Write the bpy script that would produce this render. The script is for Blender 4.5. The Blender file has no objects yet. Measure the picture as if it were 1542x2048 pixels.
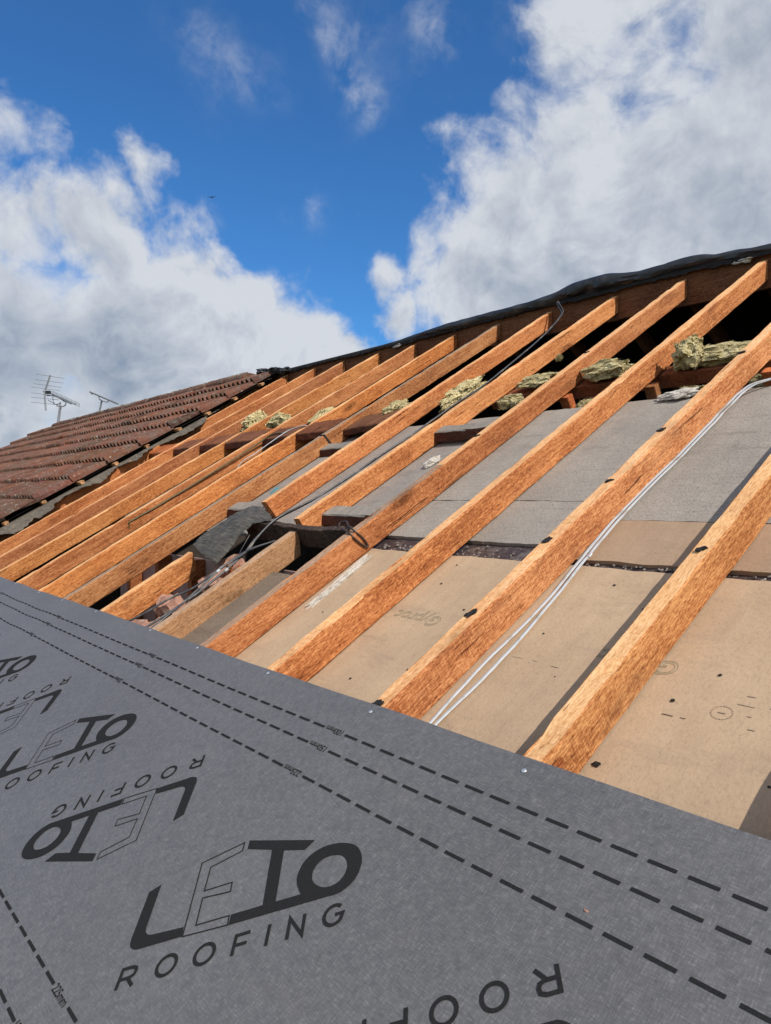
import bpy, bmesh, math, random
from mathutils import Vector, Matrix, noise
random.seed(7)
R = math.radians
scene = bpy.context.scene
COL = scene.collection

# ---------------------------------------------------------------- frame of the place
PITCH = R(29.76)                      # roof pitch
BASE = Vector((0, 0, 5.6))            # a point on the rafter tops, below the camera
CP, SP = math.cos(PITCH), math.sin(PITCH)
MR = Matrix(((1, 0, 0, BASE.x), (0, CP, -SP, BASE.y), (0, SP, CP, BASE.z), (0, 0, 0, 1)))
def W(x, r, n=0.0): return MR @ Vector((x, r, n))      # along eaves, up slope, off the slope
RIDGE_Y = W(0, 4.06).y
RIDGE_Z = W(0, 4.06).z

# ---------------------------------------------------------------- camera
cam = bpy.data.cameras.new("camera"); cam_o = bpy.data.objects.new("camera", cam); COL.objects.link(cam_o)
cam.sensor_fit = 'HORIZONTAL'; cam.sensor_width = 36.0; cam.lens = 36.0 * 1474.0 / 1542.0
cam.clip_start = 0.02; cam.clip_end = 2000
right = Vector((0.640018, 0.76836, 0.0)); fwd = Vector((-0.768231, 0.639911, -0.018303)).normalized()
up = right.cross(fwd).normalized(); right = fwd.cross(up).normalized()
CAMP = W(0, 0, 0.9)
cam_o.matrix_world = Matrix(((right.x, up.x, -fwd.x, CAMP.x), (right.y, up.y, -fwd.y, CAMP.y), (right.z, up.z, -fwd.z, CAMP.z), (0, 0, 0, 1)))
scene.camera = cam_o

# ---------------------------------------------------------------- sun direction (roof frame -> world)
SUN = (MR.to_3x3() @ Vector((1.14, 0.63, 1.0))).normalized()
sun_el = math.asin(SUN.z); sun_az = math.atan2(SUN.x, SUN.y)
sl = bpy.data.lights.new("sun", 'SUN'); sl.energy = 4.6; sl.angle = R(0.5); sl.color = (1.0, 0.93, 0.83)
so = bpy.data.objects.new("sun", sl); COL.objects.link(so); so.location = (0, 0, 30)
so.rotation_euler = SUN.to_track_quat('Z', 'Y').to_euler()

scene.view_settings.view_transform = 'Standard'; scene.view_settings.look = 'None'
scene.view_settings.exposure = 0.0; scene.view_settings.gamma = 1.0
scene.cycles.max_bounces = 8; scene.cycles.sample_clamp_indirect = 6.0

# ---------------------------------------------------------------- node helper
class NT:
    def __init__(s, nt): s.nt = nt; nt.nodes.clear()
    def n(s, t, **k):
        nd = s.nt.nodes.new(t)
        for a, v in k.items(): setattr(nd, a, v)
        return nd
    def l(s, a, b): s.nt.links.new(a, b)
    def put(s, sock, v):
        if hasattr(v, 'is_output'): s.l(v, sock)
        elif v is not None: sock.default_value = v
    def math(s, op, a, b=None, c=None, clamp=False):
        nd = s.n('ShaderNodeMath', operation=op, use_clamp=clamp)
        s.put(nd.inputs[0], a)
        if b is not None: s.put(nd.inputs[1], b)
        if c is not None: s.put(nd.inputs[2], c)
        return nd.outputs[0]
    def vm(s, op, a, b=None, out=0):
        nd = s.n('ShaderNodeVectorMath', operation=op)
        s.put(nd.inputs[0], a)
        if b is not None: s.put(nd.inputs[1], b)
        return nd.outputs[out]
    def noise(s, vec, scale, detail=4, rough=0.55, dist=0.0, out=0):
        nd = s.n('ShaderNodeTexNoise'); s.put(nd.inputs['Vector'], vec)
        nd.inputs['Scale'].default_value = scale; nd.inputs['Detail'].default_value = detail
        nd.inputs['Roughness'].default_value = rough; nd.inputs['Distortion'].default_value = dist
        return nd.outputs[out]
    def map(s, vec, scale=(1, 1, 1), loc=(0, 0, 0), rot=(0, 0, 0)):
        nd = s.n('ShaderNodeMapping'); s.put(nd.inputs['Vector'], vec)
        nd.inputs['Scale'].default_value = scale; nd.inputs['Location'].default_value = loc; nd.inputs['Rotation'].default_value = rot
        return nd.outputs[0]
    def ramp(s, f, stops, interp='LINEAR'):
        nd = s.n('ShaderNodeValToRGB'); s.put(nd.inputs[0], f); cr = nd.color_ramp; cr.interpolation = interp
        while len(cr.elements) < len(stops): cr.elements.new(0.5)
        for e, (p, c) in zip(cr.elements, stops):
            e.position = p; e.color = (c, c, c, 1) if isinstance(c, (int, float)) else (*c, 1)
        return nd.outputs[0]
    def ss(s, f, a, b, lo=0.0, hi=1.0):
        nd = s.n('ShaderNodeMapRange', interpolation_type='SMOOTHSTEP'); s.put(nd.inputs[0], f)
        nd.inputs[1].default_value = a; nd.inputs[2].default_value = b; nd.inputs[3].default_value = lo; nd.inputs[4].default_value = hi
        return nd.outputs[0]
    def mix(s, f, a, b, mode='MIX'):
        nd = s.n('ShaderNodeMix', data_type='RGBA', blend_type=mode)
        s.put(nd.inputs[0], f)
        s.put(nd.inputs[6], (*a, 1) if isinstance(a, tuple) and len(a) == 3 else a)
        s.put(nd.inputs[7], (*b, 1) if isinstance(b, tuple) and len(b) == 3 else b)
        return nd.outputs[2]
    def bump(s, h, dist, strength=1.0, normal=None):
        nd = s.n('ShaderNodeBump'); s.put(nd.inputs['Height'], h)
        nd.inputs['Distance'].default_value = dist; nd.inputs['Strength'].default_value = strength
        if normal is not None: s.l(normal, nd.inputs['Normal'])
        return nd.outputs[0]

# ---------------------------------------------------------------- sky with clouds
def pixdir(px, py):
    return (right * (px - 771) - up * (py - 1024) + fwd * 1474).normalized()
world = bpy.data.worlds.new("World"); scene.world = world; world.use_nodes = True
t = NT(world.node_tree)
sky = t.n('ShaderNodeTexSky', sky_type='NISHITA'); sky.sun_disc = False
sky.sun_elevation = sun_el; sky.sun_rotation = sun_az; sky.altitude = 100; sky.air_density = 1.0; sky.dust_density = 0.6; sky.ozone_density = 2.2
D = t.vm('NORMALIZE', t.n('ShaderNodeTexCoord').outputs['Generated'])
off = t.vm('SUBTRACT', t.noise(D, 4.0, 3, out=1), (0.5, 0.5, 0.5))
sc_ = t.n('ShaderNodeVectorMath', operation='SCALE'); t.l(off, sc_.inputs[0]); sc_.inputs['Scale'].default_value = 0.14
off2 = t.vm('SUBTRACT', t.noise(D, 13.0, 4, .6, out=1), (0.5, 0.5, 0.5))
sc2 = t.n('ShaderNodeVectorMath', operation='SCALE'); t.l(off2, sc2.inputs[0]); sc2.inputs['Scale'].default_value = 0.10
warp = t.vm('ADD', D, sc_.outputs[0])
Dw = t.vm('NORMALIZE', t.vm('ADD', t.vm('ADD', D, sc2.outputs[0]), sc_.outputs[0]))
def field(blobs, mode='MAXIMUM'):                      # patches of cover at real bearings in the sky
    acc = None
    for px, py, rad, w in blobs:
        d = pixdir(px, py); s2 = (rad / 1474.0) ** 2
        dt = t.vm('DOT_PRODUCT', Dw, tuple(d), out=1)
        e = t.math('MULTIPLY', t.math('EXPONENT', t.math('MULTIPLY', t.math('SUBTRACT', dt, 1.0), 2.0 / s2)), w)
        acc = e if acc is None else t.math(mode, acc, e)
    return acc
CLOUD = [(1680, 350, 555, 1.0), (1060, 470, 190, 1.0), (1010, 590, 180, 1.0), (1300, 600, 320, 1.0), (1240, 330, 190, 1.0), (1480, 60, 130, .9), (790, 640, 80, .62), (930, 310, 110, .44), (1250, 90, 120, .42), (1120, 190, 100, .40), (1030, 260, 110, .55), (770, 540, 70, .46),
         (-110, 740, 345, 1.0), (200, 505, 120, .92), (330, 610, 140, 1.0), (450, 670, 135, 1.0), (610, 750, 125, 1.0), (690, 740, 75, .9), (250, 720, 260, 1.0), (450, 840, 260, 1.0), (60, 470, 110, .75), (20, 270, 120, .46), (430, 540, 70, .62), (290, 390, 70, .55), (-40, 240, 120, .42)]
back = t.ss(t.vm('DOT_PRODUCT', D, tuple((fwd + up * .25).normalized()), out=1), .62, .30, 0.0, 0.62)     # unseen cloud added out of view for brighter, more neutral fill light
cover = t.math('MAXIMUM', field(CLOUD), back)
gap = field([(-10, 845, 42, .55)])
cover = t.math('SUBTRACT', cover, gap)
def puffs(v):
    return t.math('ADD', t.math('MULTIPLY', t.math('SUBTRACT', t.noise(v, 8.5, 10, 0.60), 0.5), 1.35), t.math('MULTIPLY', t.math('SUBTRACT', t.noise(v, 3.2, 3, 0.5), 0.5), .7))
n1 = puffs(warp)
n1s = puffs(t.vm('ADD', warp, tuple(SUN * 0.022)))
dens = t.math('ADD', t.math('SUBTRACT', cover, 0.42), t.math('MULTIPLY', n1, .95))
alpha = t.ss(dens, -0.11, 0.27)
thick = t.ss(dens, 0.0, 0.55)
relief = t.math('MULTIPLY', t.math('SUBTRACT', n1, n1s), 2.2)
DARK = [(110, 650, 150, .70), (60, 800, 170, .7), (300, 770, 110, .35), (1150, 640, 150, .5), (1470, 520, 190, .72), (1330, 330, 100, .25), (1560, 300, 150, .45), (1300, 560, 180, .55), (1500, 100, 100, .3), (20, 560, 100, .35), (980, 600, 60, .25)]
n3 = t.noise(warp, 5.0, 5, 0.55)
dk = t.math('ADD', t.math('MULTIPLY', field(DARK), thick), t.math('MULTIPLY', t.math('MULTIPLY', t.math('SUBTRACT', n3, 0.46), 1.6), thick))
dk = t.math('SUBTRACT', dk, t.math('MULTIPLY', relief, .8), clamp=True)
ccol = t.mix(dk, (0.67, 0.70, 0.75), (0.265, 0.325, 0.42))
# thin streaks of high cloud
wisp = field([(690, 60, 45, .40), (712, 125, 40, .42), (735, 180, 34, .40), (755, 215, 26, .34), (645, 15, 40, .26), (430, 140, 50, .26), (490, 170, 36, .22), (395, 80, 40, .16), (862, 60, 45, .34), (875, 95, 25, .25), (615, 408, 30, .48), (430, 437, 18, .25), (1080, 45, 40, .28)], 'ADD')
wn = t.noise(t.map(warp, (1, 1, 1)), 17.0, 8, .62)
wa = t.math('MULTIPLY', t.math('MULTIPLY', wisp, t.ss(wn, .36, .70)), .85, clamp=True)
alpha = t.math('MAXIMUM', alpha, wa)
skyc = t.mix(1.0, sky.outputs[0], (0.040, 0.090, 0.138), 'MULTIPLY')
final = t.mix(t.math('MULTIPLY', alpha, 0.97), skyc, ccol)
bg = t.n('ShaderNodeBackground'); t.l(final, bg.inputs[0]); bg.inputs[1].default_value = 1.0
wo = t.n('ShaderNodeOutputWorld'); t.l(bg.outputs[0], wo.inputs[0])
world.cycles.sampling_method = 'MANUAL'; world.cycles.sample_map_resolution = 512

# ---------------------------------------------------------------- materials
def new_mat(name):
    m = bpy.data.materials.new(name); m.use_nodes = True
    return m, NT(m.node_tree)
def finish(t, col, rough=0.8, normal=None, spec=0.3, metal=0.0, **k):
    b = t.n('ShaderNodeBsdfPrincipled'); t.put(b.inputs['Base Color'], (*col, 1) if isinstance(col, tuple) else col)
    t.put(b.inputs['Roughness'], rough); b.inputs['Specular IOR Level'].default_value = spec; b.inputs['Metallic'].default_value = metal
    if normal is not None: t.l(normal, b.inputs['Normal'])
    for a, v in k.items(): t.put(b.inputs[a], v)
    o = t.n('ShaderNodeOutputMaterial'); t.l(b.outputs[0], o.inputs[0]); return b

def wood_mat(name, dark, mid, light, bumpd=0.0022, saw=1.0, tint=1.0):
    """rough sawn softwood; object Y is the length; object colour tints each piece"""
    m, t = new_mat(name)
    co = t.n('ShaderNodeTexCoord').outputs['Object']
    oi = t.n('ShaderNodeObjectInfo')
    off = t.math('MULTIPLY', oi.outputs['Random'], 37.0)
    comb = t.n('ShaderNodeCombineXYZ')
    for i in range(3): t.l(off, comb.inputs[i])
    p = t.vm('ADD', co, comb.outputs[0])
    pd = t.vm('ADD', p, t.vm('MULTIPLY', t.vm('SUBTRACT', t.noise(t.map(p, (1, .35, 1)), 6.0, 2, out=1), (.5, .5, .5)), (.05, .0, .05)))
    grain = t.noise(t.map(pd, (90, 4.5, 90)), 1.0, 6, 0.66)
    fib = t.noise(t.map(pd, (330, 14, 330)), 1.0, 4, 0.65)
    rag = t.noise(t.map(p, (230, 62, 230), rot=(.12, 0, .05)), 1.0, 5, 0.75)
    sawn = t.noise(t.map(p, (22, 260, 30), rot=(0.12, 0, 0.06)), 1.0, 5, 0.7)
    patch = t.noise(t.map(p, (5, 2.2, 5)), 1.0, 4, 0.6)
    sawmask = t.ss(t.noise(t.map(p, (4, 1.1, 4), loc=(3, 9, 1)), 1.0, 2), 0.42, 0.6)
    vor = t.n('ShaderNodeTexVoronoi', feature='F1'); t.l(t.map(pd, (7, 2.1, 7)), vor.inputs['Vector']); vor.inputs['Scale'].default_value = 1.0
    knot = t.ss(vor.outputs['Distance'], 0.06, 0.21, 1.0, 0.0)
    ring = t.math('SINE', t.math('MULTIPLY', vor.outputs['Distance'], 120.0))
    f = t.math('ADD', t.math('MULTIPLY', grain, 0.70), t.math('MULTIPLY', fib, 0.48))
    f = t.math('ADD', f, t.math('MULTIPLY', t.math('SUBTRACT', rag, 0.5), 1.45))
    f = t.math('ADD', f, t.math('MULTIPLY', t.math('MULTIPLY', t.math('SUBTRACT', sawn, 0.5), sawmask), 0.7 * saw))
    f = t.math('ADD', f, t.math('ADD', t.math('MULTIPLY', t.math('SUBTRACT', patch, 0.5), 0.60), 0.085))
    c = t.ramp(f, [(0.26, dark), (0.56, mid), (0.90, light)])
    kf = t.math('MULTIPLY', t.math('MULTIPLY', knot, t.ss(t.noise(t.map(p, (3, 2, 3)), 1.0, 2), .32, .50)), t.math('ADD', 0.55, t.math('MULTIPLY', ring, 0.15)), clamp=True)
    c = t.mix(kf, c, tuple(v * 0.42 for v in dark))
    pores = t.ss(t.noise(t.map(p, (260, 30, 260)), 1.0, 3, .6), 0.64, 0.73)
    c = t.mix(t.math('MULTIPLY', pores, 0.75), c, tuple(v * 0.30 for v in dark))
    crk = t.ss(t.noise(t.map(pd, (70, 2.2, 70), loc=(2, 5, 8)), 1.0, 3, .5), .69, .705)
    c = t.mix(t.math('MULTIPLY', crk, 0.8), c, tuple(v * 0.25 for v in dark))
    # weathered grime streaks and blotches
    dirt = t.math('MULTIPLY', t.ss(t.noise(t.map(p, (9, 2.6, 9), loc=(1, 4, 7)), 1.0, 6, 0.7), 0.53, 0.75), 0.55)
    c = t.mix(dirt, c, tuple(v * .9 + .02 for v in dark))
    c = t.mix(tint, c, oi.outputs['Color'], 'MULTIPLY')
    h = t.math('ADD', t.math('MULTIPLY', rag, 0.8), t.math('ADD', t.math('MULTIPLY', fib, 0.5), t.math('MULTIPLY', t.math('MULTIPLY', sawn, sawmask), 0.8)))
    h = t.math('ADD', h, t.math('MULTIPLY', grain, 0.5))
    finish(t, c, 0.85, t.bump(h, bumpd, 1.0), spec=0.15)
    return m

WOODTOP = wood_mat('pale_timber_edge', (0.36, 0.16, 0.065), (0.68, 0.355, 0.155), (0.88, 0.56, 0.30), bumpd=.0014, saw=1.5, tint=.35)  # paler copy of the sawn timber for the rafter tops
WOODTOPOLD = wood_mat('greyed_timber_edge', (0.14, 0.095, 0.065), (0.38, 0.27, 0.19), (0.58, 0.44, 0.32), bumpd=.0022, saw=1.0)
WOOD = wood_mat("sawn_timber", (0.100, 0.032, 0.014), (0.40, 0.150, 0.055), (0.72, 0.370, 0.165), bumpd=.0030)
OLDWOOD = wood_mat("old_timber", (0.10, 0.058, 0.032), (0.32, 0.185, 0.10), (0.50, 0.33, 0.20), saw=1.2)
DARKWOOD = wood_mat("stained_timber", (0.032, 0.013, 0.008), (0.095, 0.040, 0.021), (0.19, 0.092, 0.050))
BLACKWOOD = wood_mat("blackened_timber", (0.008, 0.006, 0.006), (0.035, 0.025, 0.022), (0.11, 0.08, 0.065))

DARKWOOD_SHADE = wood_mat('shaded_red_brown_timber', (0.020, 0.008, 0.006), (0.060, 0.020, 0.012), (0.12, 0.050, 0.030))  # red-brown timber darkened to paint shade on the noggin fronts
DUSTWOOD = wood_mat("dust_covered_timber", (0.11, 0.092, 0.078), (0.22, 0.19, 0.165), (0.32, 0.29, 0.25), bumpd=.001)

def board_mat(name, a, b, grit, gritcol, scr):
    m, t = new_mat(name)
    co = t.n('ShaderNodeTexCoord').outputs['Object']
    oi = t.n('ShaderNodeObjectInfo')
    big = t.noise(co, 3.0, 5, 0.6); med = t.noise(t.map(co, (30, 7, 30)), 1.0, 5, .65); fn = t.noise(t.map(co, (150, 95, 100), rot=(0, 0, .25)), 1.0, 6, .8)
    c = t.mix(t.ss(big, .3, .72), a, b)
    c = t.mix(1.0, c, t.ramp(med, [(.25, .90), (.75, 1.07)]), 'MULTIPLY')
    c = t.mix(1.0, c, t.ramp(fn, [(.30, 1 - grit * .75), (.48, 1.0), (.75, 1 + grit * .30)]), 'MULTIPLY')
    # grit specks and drips
    sp = t.ss(t.noise(t.map(co, (75, 38, 60), rot=(0, 0, .25)), 1.0, 7, .8), .60, .66)
    c = t.mix(t.math('MULTIPLY', sp, .85 * min(1, grit * 1.6)), c, gritcol)
    sm = t.math('MULTIPLY', t.ss(t.noise(t.map(co, (3.0, 8.0, 3.0), loc=(4, 2, 0)), 1.0, 5, .7), .55, .75), .35)
    c = t.mix(sm, c, gritcol)
    st = t.math('MULTIPLY', t.ss(t.noise(t.map(co, (2.2, 14, 3), rot=(0, 0, .12), loc=(1, 8, 0)), 1.0, 6, .75), .54, .66), .38)
    c = t.mix(st, c, tuple(v * 1.6 for v in gritcol))
    s2 = t.math('MULTIPLY', t.ss(t.noise(t.map(co, (55, 14, 30), rot=(0, 0, .5)), 1.0, 4, .7), .62, .72), t.ss(t.noise(t.map(co, (5, 1.2, 5), loc=(7, 2, 0)), 1.0, 3), .56, .68))
    c = t.mix(t.math('MULTIPLY', s2, scr), c, (.62, .56, .48))
    c = t.mix(1.0, c, oi.outputs['Color'], 'MULTIPLY')
    finish(t, c, .9, t.bump(t.math('ADD', fn, t.math('MULTIPLY', med, .6)), .0006 + .0022 * grit, .8), spec=.1)
    return m
TANBOARD = board_mat("plasterboard_paper_brown", (.485, .355, .238), (.420, .303, .203), .34, (.20, .15, .11), .40)
GREYBOARD = board_mat("plasterboard_dusty_grey", (.345, .310, .272), (.275, .248, .220), .85, (.10, .088, .078), .45)

m, t = new_mat("roofing_underlay_fabric"); MEMBRANE = m
co = t.n('ShaderNodeTexCoord').outputs['Object']
fb = t.noise(t.map(co, (420, 60, 1), rot=(0, 0, .9)), 1.0, 4, .7); fb2 = t.noise(t.map(co, (70, 380, 1), rot=(0, 0, .35)), 1.0, 4, .7)
lum = t.noise(co, 55.0, 5, .65); big = t.noise(co, 2.2, 4, .6)
f = t.math('ADD', t.math('MULTIPLY', fb, .5), t.math('MULTIPLY', fb2, .5))
c = t.ramp(f, [(.32, (.082, .081, .084)), (.52, (.119, .117, .121)), (.72, (.24, .24, .243))])
c = t.mix(1.0, c, t.ramp(lum, [(.28, .86), (.72, 1.16)]), 'MULTIPLY')
c = t.mix(1.0, c, t.ramp(big, [(.25, .90), (.75, 1.10)]), 'MULTIPLY')
dust = t.math('MULTIPLY', t.ss(t.noise(co, 8.0, 6, .7), .52, .78), .18)
c = t.mix(dust, c, (.20, .18, .16))
h = t.math('MULTIPLY', f, 1.0)
finish(t, c, t.ramp(lum, [(.3, .50), (.7, .62)]), t.bump(h, .0006, .55), spec=.45)

def plain(name, col, rough=.6, spec=.3, metal=0., nscale=60, amt=.2, bd=.0004, dirt=None):
    m, t = new_mat(name); co = t.n('ShaderNodeTexCoord').outputs['Object']
    nz = t.noise(co, nscale, 5, .65)
    c = t.mix(1.0, col, t.ramp(nz, [(.25, 1 - amt), (.75, 1 + amt)]), 'MULTIPLY')
    if dirt: c = t.mix(t.ss(t.noise(co, nscale * .3, 5, .7), .5, .65), c, dirt)
    finish(t, c, rough, t.bump(nz, bd, .8), spec=spec, metal=metal); return m
INK = plain("black_print", (.020, .020, .021), .9, .08, nscale=300, amt=.35, bd=.0002)
GREENINK = plain("faded_green_print", (.285, .290, .185), .9, .1, nscale=120, amt=.25)
GREYINK = plain("faded_grey_print", (.405, .31, .215), .9, .1, nscale=120, amt=.25)
BLACKCABLE = plain("black_cable_sheath", (.060, .062, .068), .45, .45, dirt=(.17, .155, .14), nscale=50)
GREYCABLE = plain("grey_cable_sheath", (.42, .45, .48), .45, .35, dirt=(.30, .29, .27), nscale=30, amt=.1)
OLIVECABLE = plain("olive_cable_sheath", (.105, .070, .025), .5, .35)
METAL = plain("galvanised_metal", (.55, .58, .60), .38, .5, metal=.6, nscale=80, amt=.15)
ALU = plain("aerial_aluminium", (.26, .27, .29), .42, .5, metal=.35, nscale=30, amt=.2)
BLACKPLASTIC = plain("black_plastic", (.02, .02, .022), .45, .4)
ROLLM = plain("rolled_black_underlay", (.022, .024, .029), .40, .5, nscale=16, amt=.45, bd=.004, dirt=(.055, .055, .056))
FELT = plain("old_bitumen_felt", (.150, .126, .098), .9, .15, nscale=45, amt=.45, bd=.003, dirt=(.11, .095, .078))
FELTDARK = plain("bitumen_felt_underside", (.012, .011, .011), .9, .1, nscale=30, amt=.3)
SCRAP = plain("black_felt_scrap", (.022, .020, .020), .8, .2, nscale=90, amt=.5, bd=.002)
PLASTER = plain("white_plaster_crumbs", (.56, .52, .46), .9, .1, nscale=120, amt=.25, bd=.004, dirt=(.34, .29, .24))
TEAL = plain("teal_plastic", (.04, .28, .30), .35, .5)
DUST = plain("dark_dusty_joint", (.055, .040, .040), .45, .4, nscale=60, amt=.6, bd=.002, dirt=(.13, .11, .10))
BRICK = plain("broken_brick", (.36, .20, .15), .95, .1, nscale=40, amt=.35, bd=.006, dirt=(.46, .34, .27))
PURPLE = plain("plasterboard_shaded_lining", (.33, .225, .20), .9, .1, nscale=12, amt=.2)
GROUND = plain("ground_grass", (.06, .09, .03), .95, .1, nscale=1.5, amt=.5)
WALLM = plain("rendered_brick_wall", (.36, .22, .16), .9, .1, nscale=8, amt=.2)

# flap: woven black dpc-like felt
m, t = new_mat("torn_woven_felt"); FLAP = m
co = t.n('ShaderNodeTexCoord').outputs['Object']
a = t.noise(t.map(co, (14, 160, 14)), 1.0, 5, .7); b = t.noise(co, 25, 5, .7)
c = t.ramp(a, [(.3, (.026, .024, .021)), (.55, (.085, .078, .067)), (.8, (.20, .18, .15))])
c = t.mix(1.0, c, t.ramp(b, [(.25, .6), (.75, 1.4)]), 'MULTIPLY')
finish(t, c, .7, t.bump(a, .002, .8), spec=.3)

m, t = new_mat("concrete_roof_tiles"); TILEM = m
co = t.n('ShaderNodeTexCoord').outputs['Object']
at = t.n('ShaderNodeAttribute', attribute_name='tint')
b1 = t.noise(co, 1.3, 5, .6); b2 = t.noise(co, 9, 6, .7); b3 = t.noise(co, 42, 6, .8); b4 = t.noise(t.map(co, (1, 1, 1), loc=(5, 3, 2)), 24, 6, .8)
c = t.mix(t.ss(b1, .35, .65), (.200, .080, .052), (.145, .075, .055))
c = t.mix(1.0, c, at.outputs['Color'], 'MULTIPLY')
c = t.mix(1.0, c, t.ramp(b2, [(.25, .62), (.75, 1.35)]), 'MULTIPLY')
c = t.mix(t.math('MULTIPLY', t.ss(b2, .46, .64), .66), c, (.120, .108, .092))
c = t.mix(t.math('MULTIPLY', t.ss(b3, .53, .62), .70), c, (.050, .042, .036))
c = t.mix(t.math('MULTIPLY', t.ss(b4, .57, .64), .75), c, (.40, .37, .32))
c = t.mix(t.math('MULTIPLY', t.ss(t.noise(t.map(co, loc=(9, 9, 9)), 60, 4, .7), .66, .72), .8), c, (.42, .36, .28))
finish(t, c, .9, t.bump(t.math('ADD', b3, b4), .006, .9), spec=.15)

MOSS_SHADE = plain('mossy_shaded_tile_edge', (.035, .028, .024), .95, .1, nscale=60, amt=.6, bd=.003)  # moss and lichen, with the shade of the tile noses painted in
m, t = new_mat("mineral_wool"); WOOL = m
co = t.n('ShaderNodeTexCoord').outputs['Object']
a = t.noise(t.map(co, (30, 90, 30), rot=(.5, .3, .7)), 1.0, 6, .75, 1.5); b = t.noise(co, 9, 4, .6)
c = t.ramp(a, [(.30, (.17, .13, .055)), (.47, (.58, .48, .24)), (.66, (.92, .83, .54))])  # dark end of the ramp paints shade into the wool creases
c = t.mix(1.0, c, t.ramp(b, [(.3, .75), (.7, 1.15)]), 'MULTIPLY')
finish(t, c, .95, t.bump(t.math('ADD', a, t.noise(co, 120, 4, .7)), .010, 1.0), spec=.05)

# ---------------------------------------------------------------- object helpers
def tag(o, label=None, cat=None, group=None, kind=None):
    if label: o['label'] = label
    if cat: o['category'] = cat
    if group: o['group'] = group
    if kind: o['kind'] = kind
    return o
def mk(name, bm, mat, parent=None, mw=None, smooth=False, col=None):
    me = bpy.data.meshes.new(name); bm.normal_update(); bm.to_mesh(me); bm.free()
    for m_ in (mat if isinstance(mat, (list, tuple)) else [mat]): me.materials.append(m_)
    if smooth:
        for p in me.polygons: p.use_smooth = True
        me.set_sharp_from_angle(angle=.8)
    o = bpy.data.objects.new(name, me); COL.objects.link(o)
    if parent: o.parent = parent
    if mw is not None: o.matrix_basis = mw
    if col: o.color = (*col, 1)
    return o
def RM(x, r, n=0): return MR @ Matrix.Translation((x, r, n))   # origin on the slope
def empty(name, mw):
    o = bpy.data.objects.new(name, None); COL.objects.link(o); o.matrix_basis = mw; o.empty_display_size = .1; return o
def nz(p, s, seed=0.0): return noise.noise(Vector((p[0] * s + seed, p[1] * s + seed * 1.7, p[2] * s - seed)))

def beam(L, w, d, seg=.05, jit=.0016, ch=.004, cut0=0., cut1=0., bow=0., seed=0., chip=.0):
    """beam along +Y from 0 to L; x 0..w, z -d..0; ends sheared by cut*z"""
    bm = bmesh.new(); n = max(2, int(L / seg)); rings = []
    prof = [(ch, 0), (w - ch, 0), (w, -ch), (w, -d * .5), (w, -d + ch), (w - ch, -d), (ch, -d), (0, -d + ch), (0, -d * .5), (0, -ch)]
    for i in range(n + 1):
        y = L * i / n; ring = []
        for k, (x, z) in enumerate(prof):
            yy = y + (cut0 * z * (1 - i / n) + cut1 * z * (i / n))
            v = Vector((x, yy, z)); b = bow * math.sin(math.pi * i / n)
            jx = jit * nz((x * 8, yy, z * 8), 6, seed) + jit * nz((x * 20, yy, z * 20), 30, seed + 3)
            jz = jit * nz((x * 8, yy, z * 8), 6, seed + 9) + jit * nz((x * 20, yy, z * 20), 30, seed + 5)
            c_ = nz((yy, 0, k % 2), 9, seed + 20)
            if k in (0, 1, 2, 9) and c_ > .32: jz -= chip * (c_ - .32) * 3
            ring.append(bm.verts.new((v.x + jx + b, v.y, v.z + jz)))
        rings.append(ring)
    m_ = len(prof)
    for a, b in zip(rings, rings[1:]):
        for k in range(m_): bm.faces.new((a[k], a[(k + 1) % m_], b[(k + 1) % m_], b[k]))
    bm.faces.new(rings[0]); bm.faces.new(list(reversed(rings[-1])))
    bmesh.ops.recalc_face_normals(bm, faces=bm.faces)
    return bm
def tube(pts, rad, ns=8, sub=6, flat=1.0, rads=None, bm=None, cap=True):
    """smooth tube through points (Catmull-Rom)"""
    P = [Vector(p) for p in pts]; out = []; rr = []
    for i in range(len(P) - 1):
        p0 = P[max(i - 1, 0)]; p1 = P[i]; p2 = P[i + 1]; p3 = P[min(i + 2, len(P) - 1)]
        for k in range(sub):
            u = k / sub
            out.append(.5 * ((2 * p1) + (p2 - p0) * u + (2 * p0 - 5 * p1 + 4 * p2 - p3) * u * u + (3 * p1 - p0 - 3 * p2 + p3) * u ** 3))
            rr.append((rads[i] * (1 - u) + rads[i + 1] * u) if rads else rad)
    out.append(P[-1]); rr.append(rads[-1] if rads else rad)
    bm = bm or bmesh.new(); rings = []
    for i, p in enumerate(out):
        d = (out[min(i + 1, len(out) - 1)] - out[max(i - 1, 0)]).normalized()
        ref = Vector((0, 0, 1)) if abs(d.z) < .95 else Vector((1, 0, 0))
        a = d.cross(ref).normalized(); b = a.cross(d).normalized()
        rings.append([bm.verts.new(p + a * math.cos(2 * math.pi * k / ns) * rr[i] + b * math.sin(2 * math.pi * k / ns) * rr[i] * flat) for k in range(ns)])
    for a, b in zip(rings, rings[1:]):
        for k in range(ns): bm.faces.new((a[k], a[(k + 1) % ns], b[(k + 1) % ns], b[k]))
    if cap: bm.faces.new(list(reversed(rings[0]))); bm.faces.new(rings[-1])
    return bm
def thicken(bm, th):
    """give an open sheet a thickness below its faces"""
    bm.normal_update(); fs = list(bm.faces); vs = list(bm.verts); border = [e for e in bm.edges if e.is_boundary]
    low = {v: bm.verts.new(v.co - v.normal * th) for v in vs}
    for e in border:
        f = e.link_faces[0]; l = [l for l in f.loops if l.edge == e][0]; a, b = l.vert, l.link_loop_next.vert
        bm.faces.new((b, a, low[a], low[b]))
    for f in fs: bm.faces.new([low[v] for v in reversed(f.verts)])
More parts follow.
